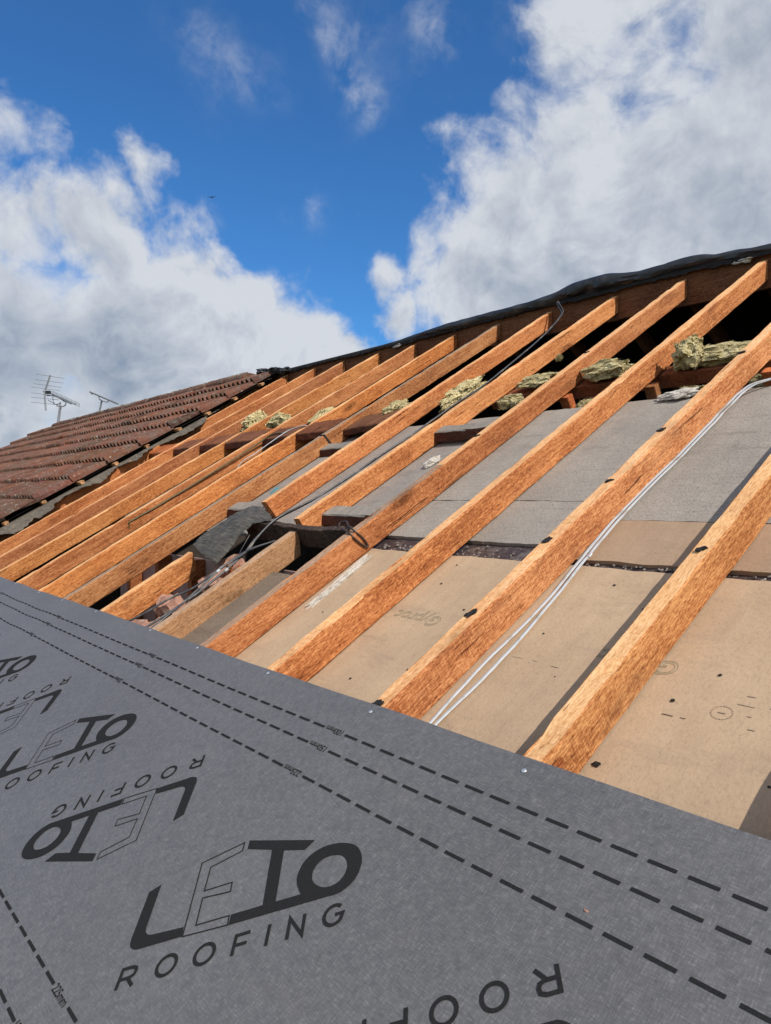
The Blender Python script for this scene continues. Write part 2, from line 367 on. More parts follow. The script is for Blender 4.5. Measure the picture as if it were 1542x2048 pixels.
def boxbm(x0, x1, y0, y1, z0, z1, bm=None, bev=0.0):
    bm = bm or bmesh.new()
    vs = [bm.verts.new(p) for p in [(x0, y0, z0), (x1, y0, z0), (x1, y1, z0), (x0, y1, z0), (x0, y0, z1), (x1, y0, z1), (x1, y1, z1), (x0, y1, z1)]]
    for f in [(3, 2, 1, 0), (4, 5, 6, 7), (0, 1, 5, 4), (1, 2, 6, 5), (2, 3, 7, 6), (3, 0, 4, 7)]: bm.faces.new([vs[i] for i in f])
    if bev: bmesh.ops.bevel(bm, geom=list(bm.edges), offset=bev, segments=1, affect='EDGES')
    return bm
def slab(x0, x1, r0, r1, n1, th, nx=30, nr=30, amp=.001, seed=0., edge=0.):
    """sheet as a solid slab in local coordinates (origin x0,r0,n1), slightly uneven, ragged edges"""
    bm = bmesh.new(); T, B = [], []
    for j in range(nr + 1):
        a, b = [], []
        for i in range(nx + 1):
            x = (x1 - x0) * i / nx; y = (r1 - r0) * j / nr
            if edge:
                if j in (0, nr): y += edge * nz((x0 + x, j, 0), 14, seed) + edge * .5 * nz((x0 + x, j, 0), 60, seed)
                if i in (0, nx): x += edge * nz((i, r0 + y, 0), 14, seed + 4)
            z = amp * nz((x0 + x, r0 + y, 0), 3, seed)
            a.append(bm.verts.new((x, y, z))); b.append(bm.verts.new((x, y, z - th)))
        T.append(a); B.append(b)
    for j in range(nr):
        for i in range(nx):
            bm.faces.new((T[j][i], T[j][i + 1], T[j + 1][i + 1], T[j + 1][i])); bm.faces.new((B[j][i], B[j + 1][i], B[j + 1][i + 1], B[j][i + 1]))
    for j in range(nr):
        bm.faces.new((T[j][0], T[j + 1][0], B[j + 1][0], B[j][0])); bm.faces.new((T[j][nx], B[j][nx], B[j + 1][nx], T[j + 1][nx]))
    for i in range(nx):
        bm.faces.new((T[0][i], B[0][i], B[0][i + 1], T[0][i + 1])); bm.faces.new((T[nr][i], T[nr][i + 1], B[nr][i + 1], B[nr][i]))
    return bm
def lump(rx, ry, rz, seed, amp=.35, freq=3.0, sub=4, rag=.0):
    bm = bmesh.new(); bmesh.ops.create_icosphere(bm, subdivisions=sub, radius=1.0)
    for v in bm.verts:
        p = v.co.copy()
        k = 1 + amp * noise.noise(p * freq * .5 + Vector((seed, 0, 0))) * 1.6 + amp * .6 * noise.noise(p * freq * 1.5 + Vector((0, seed, 0))) + rag * noise.noise(p * freq * 5 + Vector((0, 0, seed)))
        v.co = Vector((p.x * rx, p.y * ry, p.z * rz)) * k
    return bm
def shard(sx, sy, sz, seed):
    rnd = random.Random(seed); bm = boxbm(-sx / 2, sx / 2, -sy / 2, sy / 2, 0, sz)
    bmesh.ops.subdivide_edges(bm, edges=bm.edges, cuts=3, use_grid_fill=True)
    for v in bm.verts:
        p = v.co; q = Vector((noise.noise(p * 22 + Vector((seed, 0, 0))), noise.noise(p * 22 + Vector((0, seed, 0))), noise.noise(p * 22 + Vector((0, 0, seed)))))
        v.co = p + q * min(sx, sy) * .22
    return bm

# ================================================================ SETTING
bm = bmesh.new(); S = 600
vs = [bm.verts.new(p) for p in [(-S, -S, 0), (S, -S, 0), (S, S, 0), (-S, S, 0)]]; bm.faces.new(vs)
tag(mk("ground", bm, GROUND), kind="structure")

# house body under the roof (walls with a loft floor)
EAVE_R = -1.75
eave = W(0, EAVE_R, -.2); hx0, hx1 = -14.6, 4.0; by = 2 * RIDGE_Y - eave.y
house = tag(empty("house", Matrix.Translation((0, 0, 0))), "brick walls of the terrace under the stripped roof", "house")
T_ = .25
wb = boxbm(hx0, hx1, eave.y + .25, eave.y + .25 + T_, 0, eave.z - .12); boxbm(hx0, hx1, by - .5, by - .25, 0, eave.z - .12, wb)
mk("wall", wb, WALLM, house)
for gx in (hx0 + .002, hx1 - .002 - T_):
    g = bmesh.new(); prof = [(eave.y + .5, 0), (by - .5, 0), (by - .5, eave.z - .15), (RIDGE_Y, RIDGE_Z - .35), (eave.y + .5, eave.z - .15)]
    a = [g.verts.new((gx, y, z)) for y, z in prof]; b = [g.verts.new((gx + T_, y, z)) for y, z in prof]
    g.faces.new(a); g.faces.new(list(reversed(b)))
    for i in range(5): g.faces.new((a[i], b[i], b[(i + 1) % 5], a[(i + 1) % 5]))
    mk("gable_wall", g, WALLM, house)
fl = boxbm(hx0 + T_ + .01, hx1 - T_ - .01, eave.y + .52, by - .52, eave.z - .30, eave.z - .15)
mk("loft_floor", fl, FELTDARK, house)

# ================================================================ RAFTERS
tans = math.tan(PITCH)
def rafter(name, x_far, r0, r1, n0, label, mat=WOOD, col=(1, 1, 1), w=.046, d=.092, cut0=0., cut1=tans, bow=0., seed=0., x_top=None, group="roof rafters", chip=.010, top=None, aged_to=None):
    """x_far = left (far) side of the timber"""
    ang = 0.0 if x_top is None else math.atan2(x_far - x_top, r1 - r0)
    mw = RM(x_far, r0, n0) @ Matrix.Rotation(ang, 4, 'Z')
    bm = beam(r1 - r0, w, d, .04, .0020, .004, cut0, cut1, bow, seed, chip)
    bm.normal_update()
    for f in bm.faces:
        cm = f.calc_center_median()
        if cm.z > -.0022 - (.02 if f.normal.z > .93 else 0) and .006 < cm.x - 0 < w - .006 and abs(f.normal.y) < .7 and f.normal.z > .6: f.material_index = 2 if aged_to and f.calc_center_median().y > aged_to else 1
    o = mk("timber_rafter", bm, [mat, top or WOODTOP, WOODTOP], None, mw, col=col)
    return tag(o, label, "rafter", group)
def scrap(par, y, w=.046, s=1.0, seed=0, wrap=True):
    """torn black felt left under a batten nail, a part of the rafter"""
    bm = bmesh.new(); n = 9; top = []; bot = []
    rnd = random.Random(seed)
    pts = []
    for k in range(14):
        a = 2 * math.pi * k / 14; rr = s * (.008 + .014 * rnd.random())
        pts.append((w * .42 + w * .36 * math.cos(a) * (.45 + .55 * rnd.random()), y + rr * math.sin(a) + .006 * math.cos(a), .0030 + .0025 * rnd.random()))
    a = [bm.verts.new(p) for p in pts]; b = [bm.verts.new((p[0], p[1], p[2] - .003)) for p in pts]
    bm.faces.new(a); bm.faces.new(list(reversed(b)))
    for i in range(14): bm.faces.new((a[i], b[i], b[(i + 1) % 14], a[(i + 1) % 14]))
    return mk("felt_scrap", bm, SCRAP, par)

RT = 4.06
P = [  # x at r~.67, x at ridge, tint, label
 ("R0", -.405, -.405, (1, .95, .9), None),
 ("R1", -.841, -.841, (.96, .94, .84), "widest nearest rafter, orange sawn timber at the right, casting a shadow strip on the board"),
 ("R2", -1.272, -1.268, (1.05, .98, .95), "rafter beside the pair of white cables, bright orange with black felt scraps"),
 ("R3", -1.720, -1.725, (.98, .86, .76), "third rafter from the right, bright orange with a dark knot near its foot"),
 ("R4", -2.133, -2.163, (.82, .70, .64), "reddish brown rafter with the black wire loop hanging over it"),
 ("R5", None, -2.603, (1.0, .88, .76), "upper rafter along which the black cables run down from the ridge"),
 ("R6", None, -3.095, (.96, .80, .70), "upper rafter starting beside the teal chip above the torn felt flap"),
 ("R7", -3.527, -3.545, (.74, .70, .66), "rafter with a black saw cut joint halfway and a grey brown upper end"),
 ("R8", -3.925, -3.973, (.96, .78, .58), "orange rafter just right of the bent olive cable"),
 ("R9", -4.370, -4.425, (.76, .64, .58), "rafter behind the bent olive cable, ribbed with saw marks"),
 ("R10", -4.905, -4.880, (.86, .76, .60), "smooth yellowish rafter, fourth from the tiled roof"),
 ("R11", -5.345, -5.385, (.64, .54, .54), "rafter with a purplish brown upper half, third from the tiled roof"),
 ("R12", -5.846, -5.843, (.84, .70, .62), "rafter next to the one under the torn felt edge of the tiled roof"),
 ("R13", -6.330, -6.330, (.82, .66, .58), "last rafter, half hidden under the torn felt edge of the tiled roof"),
]
RAF = {}
for i, (k, xl, xt, col, lab) in enumerate(P):
    if xl is None: continue
    r0 = -1.9
    # line through (xl,.67) and (xt,4.06)
    sl_ = (xt - xl) / (4.06 - .67); x0 = xl + sl_ * (r0 - .67)
    lab = lab or "rafter at the right edge of the opening, mostly outside the picture"
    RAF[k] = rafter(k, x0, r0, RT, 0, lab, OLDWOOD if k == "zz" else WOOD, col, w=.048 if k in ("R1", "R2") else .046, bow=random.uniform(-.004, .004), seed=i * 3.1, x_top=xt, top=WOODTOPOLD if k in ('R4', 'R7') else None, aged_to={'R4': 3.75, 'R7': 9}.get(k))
# two trimmed rafters: upper and lower lengths
RAF["R5u"] = rafter("R5u", -2.600, 1.405, RT, 0, P[5][4], WOOD, P[5][3], seed=31, x_top=-2.603)
RAF["R6u"] = rafter("R6u", -3.065, 1.540, RT, 0, P[6][4], WOOD, P[6][3], cut0=-.15, seed=34, x_top=-3.095)
RAF["R5l"] = rafter("R5l", -2.520, -1.9, 1.350, -.014, "grey weathered rafter end beside the hole where the chimney stood", OLDWOOD, (1.0, .88, .78), w=.048, d=.100, cut1=.45, seed=41, x_top=-2.545, top=WOODTOPOLD)
RAF["R6l"] = rafter("R6l", -3.075, -1.9, 1.118, -.012, "short orange rafter end left of the hole, below the torn felt flap", WOOD, (1.03, .95, .82), w=.046, d=.100, cut1=.30, seed=44, x_top=-3.082)
# further rafters beneath the tiles
for k in range(3):
    x = -6.80 - .45 * k
    rafter("x", x, -1.9, RT, 0, "rafter mostly covered by the tiled roof and its felt", seed=60 + k)
for k, x in enumerate((.03, .47)):
    rafter('x', x, -1.9, RT, 0, 'rafter beyond the right edge of the picture, over the clean boards', seed=90 + k, col=(.95, .85, .76))
for k, ys in {"R2": [(2.015, 1), (1.676, .8), (1.343, 1.25), (1.002, 1.35), (.66, 1.0), (2.655, .9)], "R1": [(1.339, .7)], "R4": [(2.10, .7), (3.0, .6)]}.items():
    for j, (r_, s_) in enumerate(ys): scrap(RAF[k], r_ + 1.9, s=s_ * .72, seed=j * 7 + len(k) + int(r_ * 10))
jb = boxbm(.0455, .0485, 2.300 + 1.9, 2.312 + 1.9, -.088, .001)
for v in jb.verts: v.co.y -= v.co.z * .25
mk('saw_joint', jb, SCRAP, RAF['R7'])
jt = boxbm(.002, .0455, 2.300 + 1.9, 2.312 + 1.9, .0005, .0035)
mk('saw_joint', jt, SCRAP, RAF['R7'])
# small blocks nailed to the feet of two rafters
for x, r_, lab in ((-1.224, .64, "small brown timber block at the foot of the rafter with the black felt scraps"), (-.793, .645, "small brown timber block at the foot of the nearest rafter")):
    bm = beam(.045, .007, .020, .02, .002, .002, seed=x)
    tag(mk("timber_block", bm, WOOD, None, RM(x + .002, r_, -.012), col=(.62, .45, .36)), lab, "timber block")

# ridge board
ridge = boxbm(-6.75, .9, 0, .030, 0, .175)
bmesh.ops.bisect_plane  # (kept simple: subdivide by grid below)
ridge.free()
ridge = beam(7.65, .030, .198, .06, .003, .003, seed=3)
mw = Matrix.Translation((-6.75, RIDGE_Y + .004, RIDGE_Z + .052)) @ Matrix(((0, 1, 0, 0), (1, 0, 0, 0), (0, 0, 1, 0), (0, 0, 0, 1)))
rb = bmesh.new()
tmp = bpy.data.meshes.new("t"); ridge.to_mesh(tmp); rb.from_mesh(tmp); ridge.free()
bmesh.ops.reverse_faces(rb, faces=rb.faces)
tag(mk("ridge_board", rb, DARKWOOD, None, mw, col=(1.2, 1.1, 1.0)), "dark stained ridge board that all the rafters butt against", "ridge board")

# back slope: rafters and the underlay over them
def BM(x, r, n=0):   # mirrored slope: y -> 2*RIDGE_Y+.034-y
    mir = Matrix.Translation((0, 2 * RIDGE_Y + .038, 0)) @ Matrix.Scale(-1, 4, (0, 1, 0))
    return mir @ MR @ Matrix.Translation((x, r, n))
for k, x in enumerate([-.40, -.84, -1.27, -1.72, -2.15, -2.60, -3.08, -3.53]):
    bm = beam(RT + 1.9, .046, .092, .2, .002, .004, 0, tans, 0, 80 + k)
    for v in bm.verts: v.co.y = v.co.y
    m4 = BM(x, -1.9)
    bmesh.ops.transform(bm, matrix=Matrix.Identity(4), verts=bm.verts)
    # bake the mirror into the mesh so that the object itself is not negatively scaled
    for v in bm.verts: v.co = m4 @ v.co - m4.translation
    bmesh.ops.reverse_faces(bm, faces=bm.faces)
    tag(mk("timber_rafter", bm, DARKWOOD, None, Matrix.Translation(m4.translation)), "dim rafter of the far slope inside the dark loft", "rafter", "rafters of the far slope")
bm = slab(-6.6, 1.2, -2.0, 4.10, .006, .004, 20, 10, .004)
m4 = BM(-6.6, -2.0, .008)
for v in bm.verts: v.co = m4 @ v.co - m4.translation
bmesh.ops.reverse_faces(bm, faces=bm.faces)
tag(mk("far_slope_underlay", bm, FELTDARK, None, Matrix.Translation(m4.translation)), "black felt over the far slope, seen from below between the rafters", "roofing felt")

# ================================================================ NOGGINS
GN = (2.6, 2.9, 3.0)
def noggin(x0, x1, r0, r1, n, th, label, mat=DARKWOOD, col=(1, 1, 1), tilt=0., seed=0., cut=tans):
    """flat piece between two rafters: length along x"""
    bm = beam(x1 - x0, r1 - r0, th, .04, .003, .004, seed=seed)
    for v in bm.verts:   # turn length to x, front face plumb
        x, y, z = v.co
        v.co = (y, (r1 - r0) - x + cut * z, z + tilt * (y / max(x1 - x0, .01)))
    bmesh.ops.recalc_face_normals(bm, faces=bm.faces)
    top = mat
    if mat == DARKWOOD: mat = DARKWOOD_SHADE
    if col == GN: top, mat, col = DUSTWOOD, DARKWOOD_SHADE, (1, 1, 1)
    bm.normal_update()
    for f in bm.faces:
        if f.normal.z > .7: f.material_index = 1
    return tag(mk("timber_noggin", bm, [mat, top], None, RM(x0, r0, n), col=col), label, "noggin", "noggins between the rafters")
L_ = "dark brown noggin in the long row, "
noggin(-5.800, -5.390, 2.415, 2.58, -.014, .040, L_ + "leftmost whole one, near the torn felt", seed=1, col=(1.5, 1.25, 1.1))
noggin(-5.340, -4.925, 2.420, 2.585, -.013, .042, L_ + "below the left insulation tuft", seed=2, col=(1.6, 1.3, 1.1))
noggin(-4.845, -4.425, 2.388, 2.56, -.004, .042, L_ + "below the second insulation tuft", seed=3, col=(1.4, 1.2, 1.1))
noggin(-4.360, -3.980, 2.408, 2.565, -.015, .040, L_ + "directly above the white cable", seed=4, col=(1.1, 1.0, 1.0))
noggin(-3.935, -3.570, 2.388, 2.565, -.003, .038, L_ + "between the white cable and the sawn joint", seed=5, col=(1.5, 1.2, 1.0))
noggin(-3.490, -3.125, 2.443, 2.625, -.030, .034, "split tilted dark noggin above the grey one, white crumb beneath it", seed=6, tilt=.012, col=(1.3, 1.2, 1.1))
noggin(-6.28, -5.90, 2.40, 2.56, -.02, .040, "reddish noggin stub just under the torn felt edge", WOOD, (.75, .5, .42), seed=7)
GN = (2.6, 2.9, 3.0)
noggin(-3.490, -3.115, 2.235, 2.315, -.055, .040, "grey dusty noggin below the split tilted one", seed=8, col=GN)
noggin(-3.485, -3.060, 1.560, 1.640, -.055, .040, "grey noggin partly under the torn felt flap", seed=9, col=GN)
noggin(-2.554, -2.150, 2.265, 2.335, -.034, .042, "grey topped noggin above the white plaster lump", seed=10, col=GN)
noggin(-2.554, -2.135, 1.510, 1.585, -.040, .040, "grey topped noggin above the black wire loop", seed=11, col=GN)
# trimmer round the chimney hole
bm = beam(.80, .030, .085, .03, .004, .003, seed=14, chip=.006)
for v in bm.verts:
    x, y, z = v.co; v.co = (y, .030 - x - .02 * y, z + .006 * math.sin(y * 9))
bmesh.ops.recalc_face_normals(bm, faces=bm.faces)
tag(mk("trimmer", bm, BLACKWOOD, None, RM(-2.935, 1.345, .004), col=(1.2, 1.15, 1.1)), "charred black trimmer along the top of the chimney hole", "trimmer")

# purlin showing as the dark strip between the boards, and the ceiling beam above the boards
bm = beam(4.3, .16, .10, .05, .003, .004, seed=15)
for v in bm.verts:
    x, y, z = v.co; v.co = (y, .16 - x, z)
bmesh.ops.recalc_face_normals(bm, faces=bm.faces)
tag(mk("purlin", bm, DUST, None, RM(-2.13, 1.345, -.106)), "dark dusty purlin showing as a strip between the upper and lower boards", "purlin")
bm = beam(3.3, .10, .062, .05, .002, .003, seed=16)
for v in bm.verts:
    x, y, z = v.co; v.co = (y, .10 - x, z)
bmesh.ops.recalc_face_normals(bm, faces=bm.faces)
mwb = MR @ Matrix.Translation((-2.65, 2.80, -.096)) @ Matrix.Rotation(0, 4, 'X')
tag(mk("ceiling_beam", bm, DARKWOOD, None, mwb, col=(1.5, 1.15, 1.0)), "dark brown beam under the rafters with mineral wool lying on it", "beam")
for x, lab, c_ in ((-2.135, "short reddish post left of the grey board's top edge", (1, .7, .6)), (-1.70, "short grey brown post below the beam, above the grey board", (.55, .5, .48)), (-1.22, "short orange post beside the upper end of the white cables", (1, .7, .6))):
    bm = beam(.20, .05, .045, .05, .002, .003, seed=x)
    for v in bm.verts:
        xx, y, z = v.co; v.co = (xx, z, -y)
    bmesh.ops.recalc_face_normals(bm, faces=bm.faces)
    tag(mk("timber_post", bm, WOOD, None, RM(x, 2.735, -.03 if 0 else -.10), col=c_), lab, "post")

# ================================================================ BOARDS
def board(x0, x1, r0, r1, mat, label, n=-.095, edge=.004, col=(1, 1, 1), seed=0.):
    bm = slab(x0, x1, r0, r1, n, .0125, max(4, int((x1 - x0) * 40)), max(4, int((r1 - r0) * 24)), .0015, seed, edge)
    return tag(mk("plasterboard_sheet", bm, mat, None, RM(x0, r0, n), col=col), label, "plasterboard", "sloping ceiling boards")
B1 = board(-2.13, 2.2, -.6, 1.372, TANBOARD, "large tan plasterboard sheet below the dark strip, printed in green", edge=.006)
board(-1.250, 2.2, 1.402, 1.612, TANBOARD, "narrow tan board strip between the dark strip and the grey board", col=(.80, .77, .78), seed=2, n=-.094)
board(-1.245, 2.2, 1.616, 2.535, GREYBOARD, "grey dusty board with the white cables lying over it", seed=3)
board(-2.150, -1.250, 1.462, 1.722, GREYBOARD, "small grey dusty board strip just above the dark strip", seed=4, edge=.006)
board(-2.150, -1.250, 1.727, 2.535, GREYBOARD, "grey dusty board between the middle rafters, above a fine joint", seed=5, edge=.006)
board(-3.56, -2.155, 1.405, 2.535, GREYBOARD, "darker grey board under the black cables", seed=6, col=(.93, .93, .96), edge=.006)
board(-2.50, -2.136, -.6, 1.16, GREYBOARD, 'narrow stained grey board beside the weathered rafter end', seed=9, col=(.62, .54, .47), edge=.008)
board(-6.30, -3.565, 1.50, 2.535, GREYBOARD, "grey board hidden deep between the crowded left rafters", seed=7, col=(.9, .85, .8))
# lining of the lower left bays, between the rafters far down

# rough plaster smear and dirt on the tan board
def flat_lump(name, x, r, n, rx, ry, rz, mat, label, cat, seed, amp=.5, rot=0., group=None, sub=4, rag=.1):
    bm = lump(rx, ry, rz, seed, amp, 3.0, sub, rag)
    o = mk(name, bm, mat, None, RM(x, r, n) @ Matrix.Rotation(rot, 4, 'Z'), smooth=False)
    return tag(o, label, cat, group)
flat_lump("plaster_smear", -2.052, 1.165, -.0935, .024, .150, .005, PLASTER, "rough white plaster smear on the tan board beside the wire loop rafter", "plaster", 3, .5, .04, rag=.25)
flat_lump("plaster_lump", -2.400, 2.055, -.085, .024, .046, .014, PLASTER, "white torn plaster lump on the grey board in the middle bay", "plaster", 5, .30, -.3, rag=.08)
flat_lump("plaster_lump", -1.455, 2.52, -.080, .075, .030, .012, PLASTER, "crumpled pale paper strip on the top edge of the grey board", "paper", 8, .4, .1, rag=.12)
flat_lump("plaster_crumb", -3.20, 2.405, -.075, .03, .012, .008, PLASTER, "small white crumb beneath the split tilted noggin", "plaster crumb", 9, .6)
rnd = random.Random(5)
k = 0
for x, r_, s_ in [(-.729, .957, .009), (-.676, 1.05, .008), (-.60, .72, .010), (-.50, .82, .006), (-.782, .76, .016), (-1.05, 1.30, .008), (-1.12, 1.08, .006), (-.93, 1.22, .005), (-1.60, 1.22, .008), (-1.42, 1.12, .007),
                  (-1.55, .78, .008), (-1.62, 1.32, .007), (-1.40, .86, .007), (-1.00, .95, .004), (-.66, .70, .004), (-1.95, 1.0, .005), (-.58, 1.22, .005), (-1.38, 1.28, .005)]:
    k += 1
    bm = lump(s_ * .45, s_ * .38, s_ * .14, k, .5, 3, 2, .2)
    tag(mk("dirt_crumb", bm, SCRAP, None, RM(x, r_, -.093)), "small dark crumb of dirt lying on the tan board", "dirt crumb", "dirt crumbs on the tan board")
# grit along the dark strip
gb = bmesh.new()
for i in range(420):
    x = rnd.uniform(-2.08, .3); 
    r_ = rnd.gauss(1.392, .010) if rnd.random() < .75 else rnd.uniform(1.38, 1.47)
    s_ = rnd.uniform(.0012, .0045) * (1.3 if x < -1.8 else 1)
    mt = Matrix.Translation((x + 2.1, r_ - 1.39, .001)) @ Matrix.Rotation(rnd.random() * 6, 4, 'Z') @ Matrix.Diagonal((s_ * rnd.uniform(.6, 2), s_, s_ * .7, 1))
    bmesh.ops.create_icosphere(gb, subdivisions=1, radius=1, matrix=mt)
tag(mk("grit", gb, plain("grit", (.22, .19, .17), .9, .1, amt=.6, nscale=40), None, RM(-2.1, 1.39, -.102)), "loose grit lying along the dark strip between the boards", "grit", kind="stuff")

# green lettering on the tan board
def textmesh(body, size, outline=0., shear=0., name="txt", font_off=0., spacing=1.0, res=3):
    cu = bpy.data.curves.new(name, 'FONT'); cu.body = body; cu.size = size; cu.shear = shear; cu.space_character = spacing
    cu.resolution_u = res; cu.offset = font_off
    if outline: cu.fill_mode = 'NONE'; cu.bevel_depth = outline; cu.bevel_resolution = 0
    o = bpy.data.objects.new(name, cu); COL.objects.link(o)
    dg = bpy.context.evaluated_depsgraph_get(); me = bpy.data.meshes.new_from_object(o.evaluated_get(dg))
    bm = bmesh.new(); bm.from_mesh(me)
    bpy.data.objects.remove(o); bpy.data.curves.remove(cu); bpy.data.meshes.remove(me)
    return bm
for (x, r_) in ((-1.455, 1.075), (-.755, 1.065), (-2.115, 1.085)):
    bm = textmesh("Gyproc", .062, .0006, .15)
    for v in bm.verts: v.co.z *= .3
    bmesh.ops.transform(bm, matrix=Matrix.Rotation(math.pi - .0, 4, 'Z'), verts=bm.verts)
    bmesh.ops.translate(bm, vec=(x + 2.13, r_ + .6, .0012), verts=bm.verts)
    mk("green_lettering", bm, GREENINK, B1)
# dashed stamp ring and small print lines
bm = bmesh.new()
for k in range(22):
    a = 2 * math.pi * k / 22
    mt = Matrix.Translation((-.632 + 2.13 + .019 * math.cos(a), .955 + .6 + .017 * math.sin(a), .0014)) @ Matrix.Rotation(a, 4, 'Z') @ Matrix.Diagonal((.0008, .0014, .0003, 1))
    bmesh.ops.create_cube(bm, size=2, matrix=mt)
mt = Matrix.Translation((-.632 + 2.13, .955 + .6, .0014)) @ Matrix.Diagonal((.007, .0015, .0003, 1)); bmesh.ops.create_cube(bm, size=2, matrix=mt)
mk("stamp_ring", bm, GREYINK, B1)
bm = bmesh.new()
for x, r_, l_ in [(-.72, .92, .022), (-.69, .921, .010), (-.60, .985, .030), (-.55, .99, .02), (-.585, .96, .008), (-.57, .93, .012), (-.50, .96, .02), (-.60, 1.01, .015), (-1.13, .985, .03), (-1.08, .985, .012), (-1.02, .98, .02)]:
    bmesh.ops.create_cube(bm, size=2, matrix=Matrix.Translation((x + 2.13, r_ + .6, .0014)) @ Matrix.Diagonal((l_ * .5, .0014, .0003, 1)))
mk("small_print", bm, GREYINK, B1)

# ================================================================ HOLE: bricks, studs, lining
stud = tag(empty("stud_wall", RM(-3.9, 1.22, -.115)), "plasterboard stud wall seen inside the chimney hole", "stud wall")
inv = (RM(-3.9, 1.22, -.115)).inverted()
p0 = W(-3.9, 1.22, -.115)
def wloc(bm):  # world coordinates to stud-wall coordinates
    bmesh.ops.transform(bm, matrix=inv, verts=bm.verts)
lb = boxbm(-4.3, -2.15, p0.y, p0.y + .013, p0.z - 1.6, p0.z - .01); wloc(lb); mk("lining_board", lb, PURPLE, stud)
for j, x in enumerate([-4.0, -3.62, -3.24, -2.86]):
    sb = beam(1.55, .045, .07, .1, .002, .003, seed=70 + j)
    for v in sb.verts:
        xx, y, z = v.co; v.co = (x + xx, p0.y - .072 - (-z) + .07, p0.z - .012 - y)
    bmesh.ops.recalc_face_normals(sb, faces=sb.faces)
    bmesh.ops.rotate(sb, cent=(x, p0.y, p0.z), matrix=Matrix.Identity(3), verts=sb.verts); wloc(sb)
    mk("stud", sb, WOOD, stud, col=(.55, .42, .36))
rnd = random.Random(11)
bl = [(-2.63, .74, -.120, .3), (-2.80, .72, -.125, .9), (-2.62, .84, -.13, .1), (-2.93, .88, -.12, .4), (-2.88, 1.17, -.125, .7), (-2.87, 1.06, -.13, 1.1), (-2.66, 1.00, -.14, .5), (-2.70, 1.14, -.14, .2), (-2.93, .70, -.13, .1), (-2.74, 1.08, -.20, .8), (-2.80, .82, -.20, .4), (-2.62, .93, -.11, 1.0), (-3.02, .74, -.17, .2)]
bn = ["lowest", "left low", "right low", "left middle", "topmost, under the flap", "second highest", "third from the top", "upper", "uppermost, by the grey rafter end", "leftmost by the underlay", "deep upper", "deep middle", "tilted", "far left"]
for j, (x, r_, n_, a_) in enumerate(bl):
    bm = shard(.09 + .03 * rnd.random(), .065 + .03 * rnd.random(), .055, j * 3 + 1)
    tag(mk("broken_brick", bm, BRICK, None, RM(x, r_, n_ - .02) @ Matrix.Rotation(a_, 4, 'Z') @ Matrix.Rotation(.3 * a_, 4, 'X')), "pink broken brick in the chimney hole, %s of the heap" % bn[j], "brick", "broken bricks in the hole")
# sooty chimney stump below the bricks
bm = boxbm(-2.98, -2.54, .62, 1.24, -1.6, -.165); bmesh.ops.subdivide_edges(bm, edges=bm.edges, cuts=6, use_grid_fill=True)
for v in bm.verts: v.co += Vector((nz(v.co, 9, 1), nz(v.co, 9, 2), nz(v.co, 9, 3))) * .02
x0c = Vector((-2.75, .9, -.3))
for v in bm.verts: v.co -= x0c
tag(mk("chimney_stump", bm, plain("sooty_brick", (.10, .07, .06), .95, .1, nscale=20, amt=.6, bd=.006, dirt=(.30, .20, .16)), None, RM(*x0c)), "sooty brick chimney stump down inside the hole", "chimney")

# party wall closing the loft at the tiled house
g = bmesh.new(); prof_ = [(eave.y + .55, .1), (by - .55, .1), (by - .55, eave.z - .2), (RIDGE_Y + .02, RIDGE_Z - .22), (eave.y + .55, eave.z - .2)]
a = [g.verts.new((0, y, z)) for y, z in prof_]; b = [g.verts.new((.22, y, z)) for y, z in prof_]
g.faces.new(a); g.faces.new(list(reversed(b)))
for i in range(5): g.faces.new((a[i], b[i], b[(i + 1) % 5], a[(i + 1) % 5]))
bmesh.ops.recalc_face_normals(g, faces=g.faces)
tag(mk("party_wall", g, plain("sooty_party_wall", (.05, .04, .035), .95, .1, nscale=10, amt=.4), None, Matrix.Translation((-7.2, 0, 0))), "dark party wall deep inside the loft", "wall")
